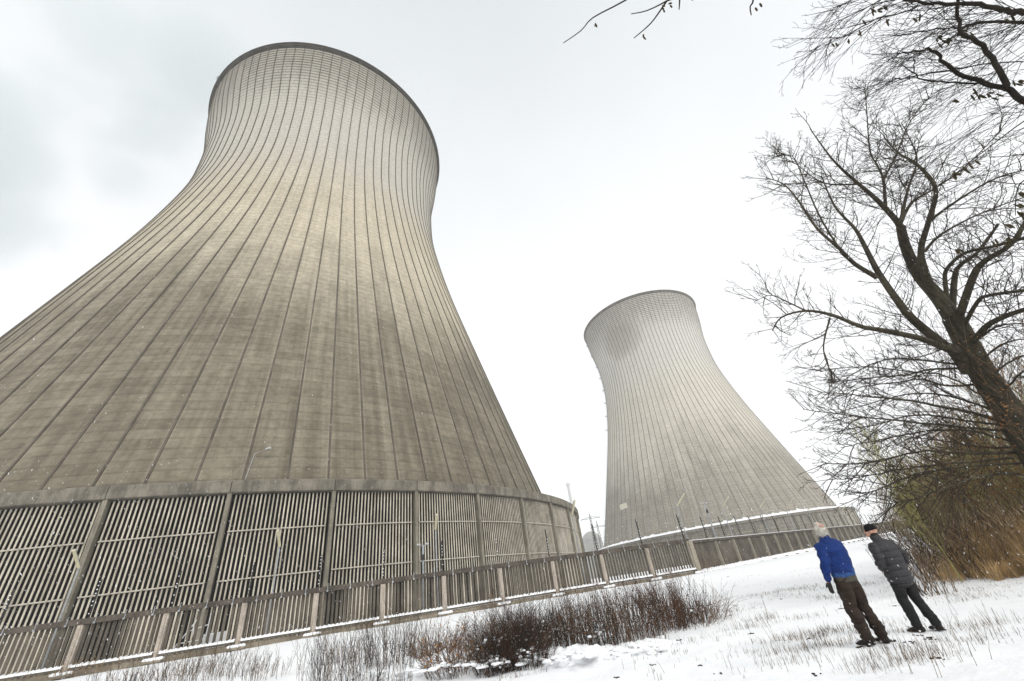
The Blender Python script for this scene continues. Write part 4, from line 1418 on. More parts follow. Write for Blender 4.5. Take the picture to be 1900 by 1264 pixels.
def far_wood():
    rn = random.Random(77)
    tw = Twigs()
    for k in range(420):
        az = rn.uniform(35.6, 62); d = rn.uniform(48, 100)
        if az < 38 and d < 80: continue
        x, y = d * math.sin(R_(az)), d * math.cos(R_(az)); z = gz(x, y)
        if -0.7294 * x + 0.6841 * y > 17: continue
        h = rn.uniform(5, 9) * (0.5 + 0.5 * sstep(36, 44, az))
        grow(tw, Vector((x, y, z)), Vector((rn.gauss(0, .08), rn.gauss(0, .08), 1)), h, 0.07, 2, rn, up=0.4, spread=0.55, wig=0.12, dens=0.5, minr=0.018)
    o = tw.build('far_wood', M['brown_stem'])
    tag(o, kind='stuff'); o['label'] = 'far grey-brown bare wood behind the willows'; o['category'] = 'wood'


far_wood()

# --- dark thicket in the snow before the fence
def gp(px, py, it=6):
    z = 0.1
    for _ in range(it):
        d = ray(px, py); t = (z - EYE) / d.z
        p = Vector((d.x * t, d.y * t, z)); z = gz(p.x, p.y)
    return p


TH = [  # px, py of the foot, height, spread, count, materials, label key, snow
    (620, 1262, 1.1, 1.0, 70, 'a', 0), (680, 1252, 1.2, 1.1, 110, 'a', 0), (738, 1240, 1.2, 1.0, 110, 'a', 0), (640, 1232, 1.0, 1.0, 60, 'a', 0),
    (800, 1222, 0.95, 0.75, 150, 'r', 10), (850, 1224, 0.95, 0.8, 170, 'r', 8), (890, 1212, 0.9, 0.7, 130, 'r', 5),
    (930, 1222, 1.05, 0.6, 170, 'd', 18), (972, 1216, 1.15, 0.65, 190, 'd', 16), (1010, 1196, 1.1, 0.7, 190, 'd', 14), (955, 1175, 1.0, 0.8, 130, 'd', 8), (948, 1240, .75, 0.45, 150, 'd', 16), (985, 1236, .7, 0.4, 130, 'd', 14), (915, 1232, .6, 0.4, 100, 'd', 10), (1312, 1152, .9, .7, 70, 'f', 0), (1290, 1162, .8, .6, 70, 'f', 1),
    (1050, 1200, 1.15, 0.75, 210, 'm', 6), (1095, 1202, 1.2, 0.75, 210, 'm', 4), (1140, 1198, 1.2, 0.75, 210, 'm', 3), (1185, 1188, 1.2, 0.75, 210, 'm', 2), (1075, 1150, 1.2, 0.9, 150, 'm', 0), (1150, 1150, 1.25, 0.9, 170, 'm', 0),
    (1225, 1172, 1.25, 0.8, 210, 's', 2), (1262, 1160, 1.25, 0.8, 200, 's', 2), (1225, 1130, 1.2, 0.9, 150, 's', 0),
    (1296, 1150, 0.75, 0.55, 110, 's', 1), (1180, 1115, 1.0, 1.2, 110, 'm', 0)]
THM = {'a': (['dark_stem', 'brown_stem', 'dark_stem'], 'sparse grey-brown stems at the left end of the thicket', 'sparse stems left of the thicket'),
       'r': (['rust_stem', 'dark_stem', 'rust_stem', 'brown_stem'], 'rusty rounded bramble bush with snow caught in it', 'rusty bramble bushes'),
       'd': (['dark_stem', 'dark_stem', 'dark_stem', 'rust_stem'], 'nearly black tangled bush holding lumps of snow, middle of the thicket', 'black tangled bushes'),
       'm': (['dark_stem', 'rust_stem', 'brown_stem', 'dark_stem'], 'tall brown upright stems in the right half of the thicket', 'upright stems of the thicket'),
       'f': (['rust_stem', 'dark_stem', 'brown_stem'], 'low arching stems trailing onto the snow at the right tip of the thicket', 'arching stems at the tip of the thicket'),
       's': (['rust_stem', 'rust_stem', 'dark_stem'], 'red-brown brush fanning out at the right end of the thicket', 'red-brown brush of the thicket')}
for (px, py, h, spd, n_, key, sn) in TH:
    p = gp(px, py)
    mats, lab, grp = THM[key]
    shrub(p.x, p.y, h * {'m': .86, 's': .84}.get(key, 1.0), spd, int(n_ * {'a': 1.0, 'r': 1.1, 'd': 1.1, 'm': 0.62, 's': 0.66, 'f': 1.0}[key]), [M[q] for q in mats], lab, grp, rn, r=0.0055, name='thicket_shrub' if key != 'r' else 'bramble_bush', lean=0.28 if key in 'ams' else (1.5 if key == 'f' else 0.9), level=1, foot=1.0, up=0.25 if key in 'ams' else -0.1, dens=0.75, wig=0.10 if key in 'ams' else 0.17, snow=sn, minr=0.0028, leaf=1 if key in 'rms' else None)


def snow_lumps():
    """clods of snow heaped along the near edge of the thicket"""
    rn = random.Random(3)
    mb = MB()
    for k in range(700):
        t = rn.random()
        px = 640 + 600 * t; py = 1256 - 62 * t ** 1.2 + rn.gauss(0, 8)
        p = gp(px, py)
        s = rn.uniform(0.015, 0.045)
        mb.blob((p.x, p.y, p.z), s * rn.uniform(1, 3.2), s * rn.uniform(1, 3.2), s * rn.uniform(0.5, 1.0), k, 0.4, sub=2)
    o = mb.build('snow_clods', M['snow'], None, smooth=True)
    md = o.modifiers.new('merge', 'REMESH'); md.mode = 'VOXEL'; md.voxel_size = 0.016
    sm = o.modifiers.new('soften', 'SMOOTH'); sm.iterations = 4; sm.factor = 0.7
    tag(o, kind='stuff'); o['label'] = 'clods of snow heaped along the front of the thicket'; o['category'] = 'snow'


snow_lumps()


def stubble():
    rn = random.Random(8)
    tw = Twigs()
    def blade(x, y, h, w, lean=0.25):
        z = gz(x, y)
        a = rn.gauss(0, lean); b = rn.gauss(0, lean)
        tw.tube([(x, y, z - 0.03), (x + a * h * .5, y + b * h * .5, z + h * .55), (x + a * h, y + b * h, z + h)], w, w * 0.45, 3, 0 if rn.random() < .6 else 1)
    k = 0
    while k < 3600:
        az = rn.uniform(-8, 60); d = rn.uniform(5.5, 24) if rn.random() < .75 else rn.uniform(20, 34)
        x, y = d * math.sin(R_(az)), d * math.cos(R_(az))
        c = mn.noise(Vector((x * 0.55, y * 0.55, 11))) + 0.6 * mn.noise(Vector((x * 1.7, y * 1.7, 5)))
        lim = 0.10 if az > 6 else 0.30
        if c < lim + 0.08 + 0.25 * rn.random(): continue
        blade(x, y, rn.uniform(0.03, 0.09) * (1.5 if rn.random() < .08 else 1), rn.uniform(0.0022, 0.0045), 0.22)
        k += 1
    # dense tufts: clusters in the middle distance
    for (px, py, n_, s, hh) in [(1290, 1142, 120, .8, .14), (1340, 1140, 120, .9, .15), (1390, 1165, 60, .5, .28), (1420, 1150, 60, .4, .3), (1470, 1150, 90, 1.0, .16), (1500, 1185, 160, .7, .2), (1530, 1200, 160, .6, .2), (1550, 1170, 120, .8, .18), (1440, 1190, 90, .8, .18), (1470, 1095, 160, 1.6, .12), (1500, 1088, 160, 1.5, .12), (1545, 1092, 120, 1.2, .12), (1430, 1100, 60, .9, .12), (1560, 1110, 120, .8, .2), (1470, 1230, 80, .6, .2), (1430, 1215, 60, .5, .2), (1760, 1100, 200, 3.0, .10), (1850, 1095, 160, 2.5, .10), (1700, 1092, 200, 1.8, .14), (1620, 1085, 120, .9, .16), (1660, 1210, 60, .5, .26), (1700, 1225, 80, .5, .26), (1740, 1215, 50, .5, .24), (1640, 1240, 60, .4, .2), (1600, 1225, 50, .4, .2), (1830, 1160, 50, .6, .3), (1810, 1190, 40, .5, .26), (1290, 1190, 60, .9, .16), (1240, 1215, 50, .6, .16)]:
        p = gp(px, py)
        for i in range(int(n_ * 0.9)):
            blade(p.x + rn.gauss(0, s * .5) + .12 * math.sin(i * 1.7), p.y + rn.gauss(0, s * .32), hh * rn.uniform(.2, .7), rn.uniform(0.0022, 0.0046), 0.2)
    # single long stalks
    for (px, py, h) in [(1375, 1147, .62), (1320, 1150, .55), (1420, 1148, .8), (1443, 1190, .75), (1390, 1176, .5), (1500, 1210, .5), (1740, 1232, .75), (1735, 1258, .7), (1712, 1198, .5), (1775, 1178, .5), (1830, 1165, .6), (1860, 1172, .55), (1765, 1140, .5), (1740, 1118, .45), (1690, 1252, .6), (1830, 1240, .5), (1800, 1225, .35), (1345, 1240, .3), (1240, 1250, .3), (1160, 1245, .3), (1580, 1250, .4), (1530, 1240, .4)]:
        p = gp(px, py)
        for i in range(rn.choice((1, 2, 3))):
            blade(p.x + rn.gauss(0, .08), p.y + rn.gauss(0, .08), h * rn.uniform(.4, .75), 0.0038, 0.3)
    o = tw.build('dry_grass', [M['stubble'], M['brown_stem']])
    tag(o, kind='stuff'); o['label'] = 'thin dry grass stalks poking through the snow'; o['category'] = 'grass'
    # clods of bare earth showing through
    mb = MB()
    for (px, py) in [(1318, 1107), (1500, 1186), (1512, 1252), (1560, 1130), (1335, 1250), (1142, 1258), (1392, 1176), (1661, 1125), (1690, 1192), (1727, 1187), (1744, 1222), (1262, 1188), (1208, 1235), (1304, 1234), (1598, 1202), (1604, 1200), (1655, 1190), (1700, 1180), (1728, 1184), (1748, 1170), (1352, 1070), (1450, 1112)]:
        p = gp(px, py)
        for i in range(5):
            s = rn.uniform(.006, .018)
            mb.blob((p.x + rn.gauss(0, .04), p.y + rn.gauss(0, .04), p.z + .005), s * 1.6, s * 1.6, s * .8, i, .35, sub=1)
    o = mb.build('earth_clods', M['dark_stem']); tag(o, kind='stuff'); o['label'] = 'dark bits of earth and leaves on the snow'; o['category'] = 'earth'


stubble()

# weeds growing along the fence foot
def weeds():
    rn = random.Random(15)
    k = 0
    for (px, py, n_, h, sp, lab) in [(1150, 1080, 26, 1.0, 1.0, 'dead golden weeds against the fence, beside its eighth post'), (1070, 1092, 18, .9, .6, 'dead golden weeds against the fence, left of the pale post under the pylon'),
                                (865, 1128, 9, .9, .15, 'single ochre weed in front of the slats near the thicket\'s rusty bush'), (300, 1222, 30, .7, 1.6, 'brown weeds along the fence foot near the white board'), (400, 1200, 26, .7, 1.2, 'ochre weeds along the fence foot beneath the white board'),
                                (180, 1240, 24, .6, 1.4, 'brown weeds along the fence foot, far left'), (30, 1258, 10, 1.1, .4, 'yellow-leaved weed by the fence in the bottom left corner'), (690, 1160, 14, .6, .4, 'small weed leaning on the fence post left of the thicket'),
                                (980, 1110, 16, .6, .5, 'pale weed tuft at the fence foot behind the black bushes')]:
        p = gp(px, py)
        d = 35.93 - (N1[0] * p.x + N1[1] * p.y)
        nn = Vector((N1[0], N1[1], 0))
        p = p + nn * (d - 0.75)
        root = empty('weed_clump', (p.x, p.y, gz(p.x, p.y))); tag(root, lab, 'weed')
        tw = Twigs(); lf = Twigs()
        for i in range(n_):
            s = Vector((FD.x, FD.y, 0)) * rn.gauss(0, sp) + nn * rn.gauss(0, .12)
            b0 = len(tw.v)
            grow(tw, s, Vector((rn.gauss(0, .15), rn.gauss(0, .15), 1)), h * rn.uniform(.5, 1.2), .006, 1, rn, up=.3, spread=.5, wig=.12, dens=.6, minr=.004)
            for _ in range(7):
                q = tw.v[rn.randrange(b0 + (len(tw.v) - b0) // 2, len(tw.v))]
                lf.leaf(q, rn.uniform(.025, .05), rn)
        tw.build('stems', M['brown_stem'], root); lf.build('dead_leaves', M['weed'], root)
    # twiggy growth along the very bottom, left
    for (px, py, h) in [(210, 1262, .6), (265, 1262, .8), (320, 1262, .9), (380, 1256, .95), (440, 1250, .9), (480, 1262, .7), (350, 1240, .6)]:
        p = gp(px, py)
        shrub(p.x, p.y, h, .9, 55, [M['brown_stem'], M['dark_stem'], M['stubble']], 'low dry twigs in the snow at the bottom edge, left of the open snow patch', 'dry twigs along the bottom left edge', rn, r=.006, name='dry_shrub', lean=.3, level=1, foot=1.0, up=.25, dens=.7, minr=.004)


weeds()

# ------------------------------------------------------------------ the two men
M['skin'] = simple('skin', (0.55, 0.30, 0.22), 0.6, 0.15, 12)
M['white_hair'] = weathered('grey_white_hair', (0.80, 0.76, 0.68), (0.42, 0.39, 0.34), hs=70, vs=9, dark=0.5, rough=0.7)
M['blue'] = simple('royal_blue_fleece', (0.007, 0.030, 0.155), 0.85, 0.35, 14, bump=0.3)
M['blue_band'] = simple('pale_blue_waistband', (0.028, 0.085, 0.26), 0.7, 0.4, 18, bump=0.3)
M['sweater'] = simple('olive_grey_sweater', (0.075, 0.07, 0.055), 0.95, 0.3, 60, bump=0.4)
M['brown_cloth'] = simple('dark_brown_corduroy', (0.033, 0.022, 0.016), 0.9, 0.45, 7, bump=0.2)
M['black_cloth'] = simple('black_cloth', (0.018, 0.018, 0.019), 0.9, 0.4, 9, bump=0.2)
M['grey_puffer'] = simple('anthracite_nylon', (0.034, 0.032, 0.035), 0.6, 0.2, 10)
M['knit'] = simple('black_knit', (0.008, 0.008, 0.009), 0.95, 0.3, 80, bump=0.5)
M['boot'] = simple('dark_boot', (0.022, 0.018, 0.015), 0.7, 0.4, 20)
M['glove'] = simple('dark_leather_glove', (0.022, 0.02, 0.019), 0.6, 0.3, 20)
M['eye'] = simple('eye', (0.05, 0.04, 0.035), 0.2, 0.1, 4)


def loft(bm, rings, side=(1, 0, 0), n=20, caps=True):
    """rings: (centre, ra, rb); cross-sections across the path, ra along `side`"""
    c = [Vector(r[0]) for r in rings]
    vs = []
    S = Vector(side)
    R = [(r[1], r[2]) for r in rings]
    if caps:
        d0 = (c[0] - c[1]).normalized(); d1 = (c[-1] - c[-2]).normalized()
        k0, k1 = min(R[0]), min(R[-1])
        c = [c[0] + d0 * k0 * 0.8, c[0] + d0 * k0 * 0.5] + c + [c[-1] + d1 * k1 * 0.5, c[-1] + d1 * k1 * 0.8]
        R = [(R[0][0] * .35, R[0][1] * .35), (R[0][0] * .8, R[0][1] * .8)] + R + [(R[-1][0] * .8, R[-1][1] * .8), (R[-1][0] * .35, R[-1][1] * .35)]
    m_ = len(c)
    for i in range(m_):
        d = (c[min(i + 1, m_ - 1)] - c[max(i - 1, 0)]).normalized()
        a = (S - d * S.dot(d)).normalized(); b = d.cross(a)
        vs.append([bm.verts.new(c[i] + a * (R[i][0] * math.cos(2 * math.pi * k / n)) + b * (R[i][1] * math.sin(2 * math.pi * k / n))) for k in range(n)])
    for i in range(m_ - 1):
        for k in range(n):
            bm.faces.new((vs[i][k], vs[i][(k + 1) % n], vs[i + 1][(k + 1) % n], vs[i + 1][k]))
    bm.faces.new(list(reversed(vs[0]))); bm.faces.new(vs[-1])


def ball(bm, c, r, rot=None):
    mt = Matrix.Translation(c)
    if rot is not None: mt = mt @ rot
    bmesh.ops.create_uvsphere(bm, u_segments=18, v_segments=12, radius=1, matrix=mt @ Matrix.Diagonal((*r, 1)))


def cloth(name, bm, mat, parent, vox=0.012, smooth=3, disp=None, xf=None):
    me = bpy.data.meshes.new(name); bmesh.ops.recalc_face_normals(bm, faces=bm.faces); bm.to_mesh(me); bm.free()
    o = bpy.data.objects.new('tmp', me); col.objects.link(o)
    md = o.modifiers.new('r', 'REMESH'); md.mode = 'VOXEL'; md.voxel_size = vox
    if smooth:
        sm = o.modifiers.new('s', 'SMOOTH'); sm.iterations = smooth; sm.factor = 0.6
    dg = bpy.context.evaluated_depsgraph_get()
    me2 = bpy.data.meshes.new_from_object(o.evaluated_get(dg))
    bpy.data.objects.remove(o); me2.name = name
    if disp:
        me2.update()
        nr = [v.normal.copy() for v in me2.vertices]
        for v, q in zip(me2.vertices, nr):
            v.co = v.co + q * disp(v.co)
    if xf is not None: me2.transform(xf)
    me2.materials.clear(); me2.materials.append(mat)
    me2.polygons.foreach_set('use_smooth', [True] * len(me2.polygons))
    o = bpy.data.objects.new(name, me2); col.objects.link(o); o.parent = parent
    return o


def wr(seed, amp, sc):
    def f(co):
        return amp * (mn.noise(Vector((co.x * sc, co.y * sc, co.z * sc * 1.6 + seed))) + 0.5 * mn.noise(Vector((co.x * sc * 2.3, co.y * sc * 2.3, co.z * sc * 3 + seed))))
    return f


def head_bm(bm):
    # head frame: origin at the base of the skull, +Y is where the face looks
    ball(bm, (0, 0.00, 0.115), (0.076, 0.096, 0.100))
    ball(bm, (0, 0.030, 0.055), (0.060, 0.070, 0.075))
    ball(bm, (0, 0.060, 0.015), (0.042, 0.042, 0.032))           # chin
    loft(bm, [((0, 0.092, 0.105), .010, .010), ((0, 0.110, 0.075), .014, .014), ((0, 0.108, 0.066), .017, .012)], n=10)   # nose
    ball(bm, (0, 0.088, 0.122), (0.055, 0.012, 0.010))            # brow
    ball(bm, (0, 0.092, 0.035), (0.026, 0.012, 0.007)); ball(bm, (0, 0.092, 0.024), (0.024, 0.012, 0.007))   # lips
    for s in (-1, 1):
        ball(bm, (s * 0.078, -0.008, 0.085), (0.010, 0.020, 0.033))
        ball(bm, (s * 0.045, 0.060, 0.070), (0.022, 0.022, 0.022))


def hand_bm(bm, s, wrist, d, grip=0.5):
    """wrist point, direction of the hand, s = -1 left, 1 right"""
    d = Vector(d).normalized(); side = Vector((0, 1, 0)); side = (side - d * side.dot(d)).normalized(); nrm = d.cross(side) * (-s)
    w = Vector(wrist)
    loft(bm, [(w - d * .02, .030, .022), (w + d * .03, .038, .018), (w + d * .085, .042, .016)], side=side, n=14)
    lens = [0.068, 0.078, 0.073, 0.058]
    for i, L in enumerate(lens):
        p = w + d * 0.088 + side * (0.030 - 0.020 * i)
        q = d.copy(); pts = [(p - d * .02, .0095, .0095)]
        for k in range(3):
            p = p + q * (L / 3); pts.append((p.copy(), .0092 - .0012 * k, .0092 - .0012 * k))
            q = (q - nrm * (-0.28 - 0.08 * i) * grip).normalized()
        loft(bm, pts, side=side, n=8)
    p = w + d * 0.02 + side * 0.032
    q = (d + side * 0.8).normalized(); pts = [(p, .012, .012)]
    for k in range(3):
        p = p + q * 0.024; pts.append((p.copy(), .0115 - .0015 * k, .0115 - .0015 * k)); q = (q + d * .35).normalized()
    loft(bm, pts, side=nrm, n=8)


def person(foot_px, head_px, H, face_az, label, kind):
    p = gp(*foot_px)
    d = math.hypot(p.x, p.y)
    need = P(head_px[0], head_px[1], d).z - p.z
    print('PERSON', kind, 'dist', round(d, 2), 'ground', round(p.z, 3), 'height needed', round(need, 3))
    root = empty('person', p, -R_(face_az)); tag(root, label, 'man')
    s_ = need / H if 0.85 < need / H < 1.15 else 1.0
    root.scale = (s_, s_, s_)
    if kind == 'blue':
        head_rot = Matrix.Translation((-0.0, 0.06, 1.585)) @ Matrix.Rotation(R_(-16), 4, 'Z') @ Matrix.Rotation(R_(20), 4, 'X')
        footL = Vector((-0.12, 0.03, 0)); footR = Vector((0.12, -0.05, 0)); lean = 0.03
        sh = 1.47
        armL = [(-0.205, 0.0, 1.44), (-0.275, -0.03, 1.20), (-0.285, 0.02, 1.10), (-0.27, 0.10, 0.90)]
        armR = [(0.205, 0.02, 1.44), (0.27, 0.06, 1.20), (0.26, 0.14, 1.10), (0.16, 0.24, 0.98)]
    else:
        head_rot = Matrix.Translation((-0.01, 0.07, 1.535)) @ Matrix.Rotation(R_(32), 4, 'Z') @ Matrix.Rotation(R_(8), 4, 'X')
        footL = Vector((-0.11, 0.07, 0)); footR = Vector((0.11, -0.10, 0)); lean = 0.04
        sh = 1.42
        armL = [(-0.20, 0.01, 1.39), (-0.285, -0.06, 1.17), (-0.30, -0.03, 1.08), (-0.19, 0.07, 1.00)]
        armR = [(0.20, 0.01, 1.39), (0.285, -0.06, 1.17), (0.30, -0.03, 1.08), (0.19, 0.07, 1.00)]
    HZ = 0.92 if kind == 'blue' else 0.90
    hipL = Vector((-0.095, 0.0, HZ)); hipR = Vector((0.095, 0.0, HZ))
    knL = hipL.lerp(footL, 0.5) + Vector((-.005, 0.035, 0.03)); knR = hipR.lerp(footR, 0.5) + Vector((.005, 0.045, 0.03))
    # body: one continuous figure under the clothes
    bm = bmesh.new()
    loft(bm, [((0, 0, HZ - .06), .15, .11), ((0, 0, HZ + .06), .155, .115), ((0, 0, 1.10), .135, .10), ((0, .0, 1.28), .155, .11), ((0, .0, sh - .04), .17, .10), ((0, 0.01, sh + .03), .09, .07), ((0, .03, sh + .12), .056, .058), (tuple(head_rot @ Vector((0, -0.01, .03))), .055, .058)])
    for a, f, k in ((hipL, footL, knL), (hipR, footR, knR)):
        loft(bm, [(a + Vector((0, 0, .02)), .085, .085), (a.lerp(k, .5), .075, .078), (k, .055, .058), (k.lerp(f, .4) + Vector((0, -.01, 0)), .05, .055), (f + Vector((0, 0, .10)), .036, .04)])
        loft(bm, [(f + Vector((0, -.02, .05)), .028, .028), (f + Vector((0, .08, .038)), .03, .018)], n=12)
    for arm in (armL, armR):
        A = [Vector(q) for q in arm]
        loft(bm, [(A[0], .055, .055), (A[1], .045, .045), (A[2], .040, .040), (A[3], .028, .028)])
    hb = bmesh.new(); head_bm(hb); hb.transform(head_rot)
    me = bpy.data.meshes.new('t'); hb.to_mesh(me); hb.free(); bm.from_mesh(me)
    # hands belong to the body
    for sgn, A in ((-1, armL), (1, armR)):
        a2 = Vector(A[3]); dd = (a2 - Vector(A[2])).normalized()
        hand_bm(bm, sgn, a2 + dd * .01 - (Vector((sgn * .03, 0, 0)) if kind == 'grey' else Vector()), (dd * .6 + Vector((0, .1, -1))) if kind == 'blue' else Vector((-.1 * sgn, .15, -1)))
    cloth('body', bm, M['skin'], root, vox=0.0065, smooth=2)
    for sgn in (-1, 1):
        bm = bmesh.new(); ball(bm, (sgn * 0.030, 0.086, 0.103), (.012, .010, .009)); bm.transform(head_rot)
        cloth('eye', bm, M['eye'], root, vox=0.003, smooth=0)
    # trousers
    w = 1.22 if kind == 'blue' else 1.08
    bm = bmesh.new()
    loft(bm, [((0, .0, HZ - .07), .165, .135), ((0, 0, HZ + .02), .178, .14), ((0, 0, HZ + .12), .165, .13)])
    for a, f, k in ((hipL, footL, knL), (hipR, footR, knR)):
        loft(bm, [(a + Vector((0, 0, .0)), .098, .115), (a.lerp(k, .5), .088 * w, .098 * w), (k, .074 * w, .08 * w), (k.lerp(f, .5) + Vector((0, -.015, 0)), .070 * w, .078 * w), (f + Vector((0, -.01, .15)), .066 * w, .074 * w), (f + Vector((0, 0, .105)), .067 * w, .076 * w)])
    def tr_disp(co, k=2.0 if kind == 'blue' else 1.2):
        lowf = 1 if co.z < .4 else .5
        return k * (0.009 * mn.noise(Vector((co.x * 9, co.y * 9, co.z * 6))) + 0.013 * lowf * mn.noise(Vector((co.x * 5, co.y * 5, co.z * 22))))
    cloth('trousers', bm, M['brown_cloth'] if kind == 'blue' else M['black_cloth'], root, vox=0.011, smooth=3, disp=tr_disp)
    # shoes with snow on them
    for f, sgn in ((footL, -1), (footR, 1)):
        bm = bmesh.new()
        t = Vector((0.25 * sgn, 1, 0)).normalized()
        loft(bm, [(f - t * .07 + Vector((0, 0, .05)), .040, .045), (f + Vector((0, 0, .05)), .044, .048), (f + t * .09 + Vector((0, 0, .04)), .048, .036), (f + t * .17 + Vector((0, 0, .032)), .042, .026)])
        loft(bm, [(f + Vector((0, -.01, .04)), .048, .055), (f + Vector((0, -.01, .12)), .048, .055)])
        sho = cloth('shoe', bm, M['boot'], root, vox=0.008, smooth=2)
        mb = MB()
        r_ = random.Random(sgn + 5)
        for i in range(16):
            q = f + t * r_.uniform(-.08, .18) + Vector((r_.uniform(-.05, .05), 0, r_.uniform(.01, .09)))
            z_ = r_.uniform(.006, .016)
            mb.blob(q, z_ * 1.5, z_ * 1.5, z_, i, .3)
        sc_ = mb.build('snow_scraps', M['snow'], root, smooth=True); sc_['kind'] = 'stuff'
    # jacket
    bm = bmesh.new()
    if kind == 'blue':
        loft(bm, [((0, .0, 0.99), .195, .155), ((0, -.005, 1.06), .222, .172), ((0, -.02, 1.2), .225, .175), ((0, -.04, 1.33), .222, .168), ((0, -.02, 1.42), .20, .142), ((0, .005, 1.475), .165, .11), ((0, .02, 1.52), .095, .085), ((0, .03, 1.555), .080, .080)], n=28)
        for A in (armL, armR):
            A = [Vector(q) for q in A]
            loft(bm, [(A[0] + Vector((0, 0, -.02)), .088, .092), (A[0].lerp(A[1], .5), .080, .085), (A[1], .072, .078), (A[2], .070, .074), (A[2].lerp(A[3], .6), .060, .062), (A[3] - (A[3] - A[2]).normalized() * .02, .046, .048)])
        def dj(co):
            v = 0.016 * mn.noise(Vector((co.x * 8, co.y * 8, co.z * 5))) + 0.017 * mn.noise(Vector((co.x * 5 + co.z * 8, co.y * 5, co.z * 15)))
            v += 0.012 * math.exp(-((co.z - 1.07) / .05) ** 2) * mn.noise(Vector((co.x * 22, co.y * 22, 1)))
            return v
        cloth('jacket', bm, M['blue'], root, vox=0.010, smooth=3, disp=dj)
        bm = bmesh.new(); loft(bm, [((0, 0, 0.955), .192, .150), ((0, 0, 1.0), .200, .158), ((0, -.003, 1.05), .215, .168)], n=28)
        cloth('waistband', bm, M['blue_band'], root, vox=0.010, smooth=1, disp=lambda co: 0.004 * math.sin(40 * math.atan2(co.y, co.x)) + .006 * mn.noise(co * 12))
        bm = bmesh.new(); loft(bm, [((0, 0, 0.865), .188, .150), ((0, 0, 0.93), .190, .150), ((0, 0, .97), .185, .145)], n=28, caps=False)
        cloth('sweater_hem', bm, M['sweater'], root, vox=0.010, smooth=1, disp=wr(3, .008, 9))
        bm = bmesh.new(); loft(bm, [((0, .03, 1.53), .078, .078), ((0, .035, 1.58), .074, .074)], n=20)
        cloth('collar', bm, M['glove'], root, vox=0.008, smooth=1)
        for sgn, A in ((-1, armL), (1, armR)):
            a2 = Vector(A[3]); dd = (a2 - Vector(A[2])).normalized()
            bm = bmesh.new()
            hand_bm(bm, sgn, a2 + dd * .01, dd * .6 + Vector((0, .1, -1)))
            cloth('glove', bm, M['glove'], root, vox=0.0045, smooth=1, disp=lambda co: .0035)
        # hair: a full ring at the sides and nape, thin on the crown
        bm = bmesh.new()
        ball(bm, (0, -0.012, 0.112), (0.088, 0.098, 0.098))
        ball(bm, (0, -0.055, 0.060), (0.072, 0.058, 0.072))
        ball(bm, (0, -0.060, 0.015), (0.055, 0.045, 0.055))
        for sgn in (-1, 1): ball(bm, (sgn * 0.062, -0.02, 0.075), (0.032, 0.050, 0.060))
        ball(bm, (0, 0.05, 0.185), (0.055, 0.04, 0.030))
        geo = bm.verts[:] + bm.edges[:] + bm.faces[:]
        def dh(co):
            return 0.006 * mn.noise(Vector((co.x * 60, co.y * 60, co.z * 14))) + 0.006 * mn.noise(co * 18)
        hr = cloth('hair', bm, M['white_hair'], root, vox=0.006, smooth=2, disp=dh, xf=head_rot)
        # cut away hair over the face and on the bald crown
        b2 = bmesh.new(); b2.from_mesh(hr.data); inv = head_rot.inverted()
        kill = []
        for v in b2.verts:
            q = inv @ v.co
            if q.y > 0.045 and q.z < 0.150 and abs(q.x) < .075: kill.append(v)
            elif q.y > 0.02 and q.z < 0.09: kill.append(v)
        bmesh.ops.delete(b2, geom=kill, context='VERTS'); b2.to_mesh(hr.data); b2.free()
        bm = bmesh.new(); ball(bm, (0.004, -0.058, 0.176), (0.046, 0.042, 0.034))
        cloth('bald_patch', bm, M['skin'], root, vox=0.005, smooth=1, xf=head_rot)
        mb = MB(); tw_ = Twigs(); r_ = random.Random(4)
        for i in range(700):      # loose strands
            a = r_.uniform(0, 6.283); zz = r_.uniform(-0.02, 0.20)
            k = math.sqrt(max(0.05, 1 - ((zz - .09) / .13) ** 2))
            q = Vector((math.cos(a) * .086 * k, math.sin(a) * .094 * k - .02, zz))
            if q.y > 0.05: continue
            o_ = Vector((q.x, q.y + .01, 0)).normalized()
            e_ = q + o_ * r_.uniform(.010, .034) + Vector((r_.gauss(0, .008), r_.gauss(0, .008), -r_.uniform(.0, .03) + (0.03 if zz > .15 else 0)))
            q = head_rot @ q; e_ = head_rot @ e_
            tw_.tube([tuple(q), tuple((q + e_) / 2 + Vector((0, 0, .004))), tuple(e_)], .0022, .0008, 3)
        o = tw_.build('hair_strands', M['white_hair'], root)
    else:
        loft(bm, [((0, .0, 0.80), .215, .175), ((0, .0, 0.84), .222, .182), ((0, 0, 0.95), .225, .182), ((0, -.01, 1.08), .225, .178), ((0, -.02, 1.2), .232, .176), ((0, -.02, 1.31), .228, .160), ((0, -.005, 1.385), .205, .13), ((0, .015, 1.43), .155, .105), ((0, .03, 1.47), .094, .088), ((0, .045, 1.53), .082, .084)], n=28)
        for A in (armL, armR):
            A = [Vector(q) for q in A]
            loft(bm, [(A[0] + Vector((0, 0, -.02)), .085, .09), (A[0].lerp(A[1], .5), .078, .085), (A[1], .072, .08), (A[2], .072, .078), (A[2].lerp(A[3], .6), .062, .066), (A[3], .055, .06)])
        def dq(co):
            ph = (co.z - 0.02 * mn.noise(co * 4)) / 0.105
            fr = ph - math.floor(ph)
            r0 = 0.020 * (1 - abs(2 * fr - 1) ** 4) - 0.016
            if co.z > 1.36: r0 *= .4
            return r0 + 0.006 * mn.noise(Vector((co.x * 16, co.y * 16, co.z * 16))) + .004 * mn.noise(co * 30)
        jk = cloth('jacket', bm, M['grey_puffer'], root, vox=0.009, smooth=2, disp=dq)
        bm = bmesh.new(); loft(bm, [((0, .045, 1.50), .078, .080), ((0, .05, 1.56), .074, .076)], n=20)
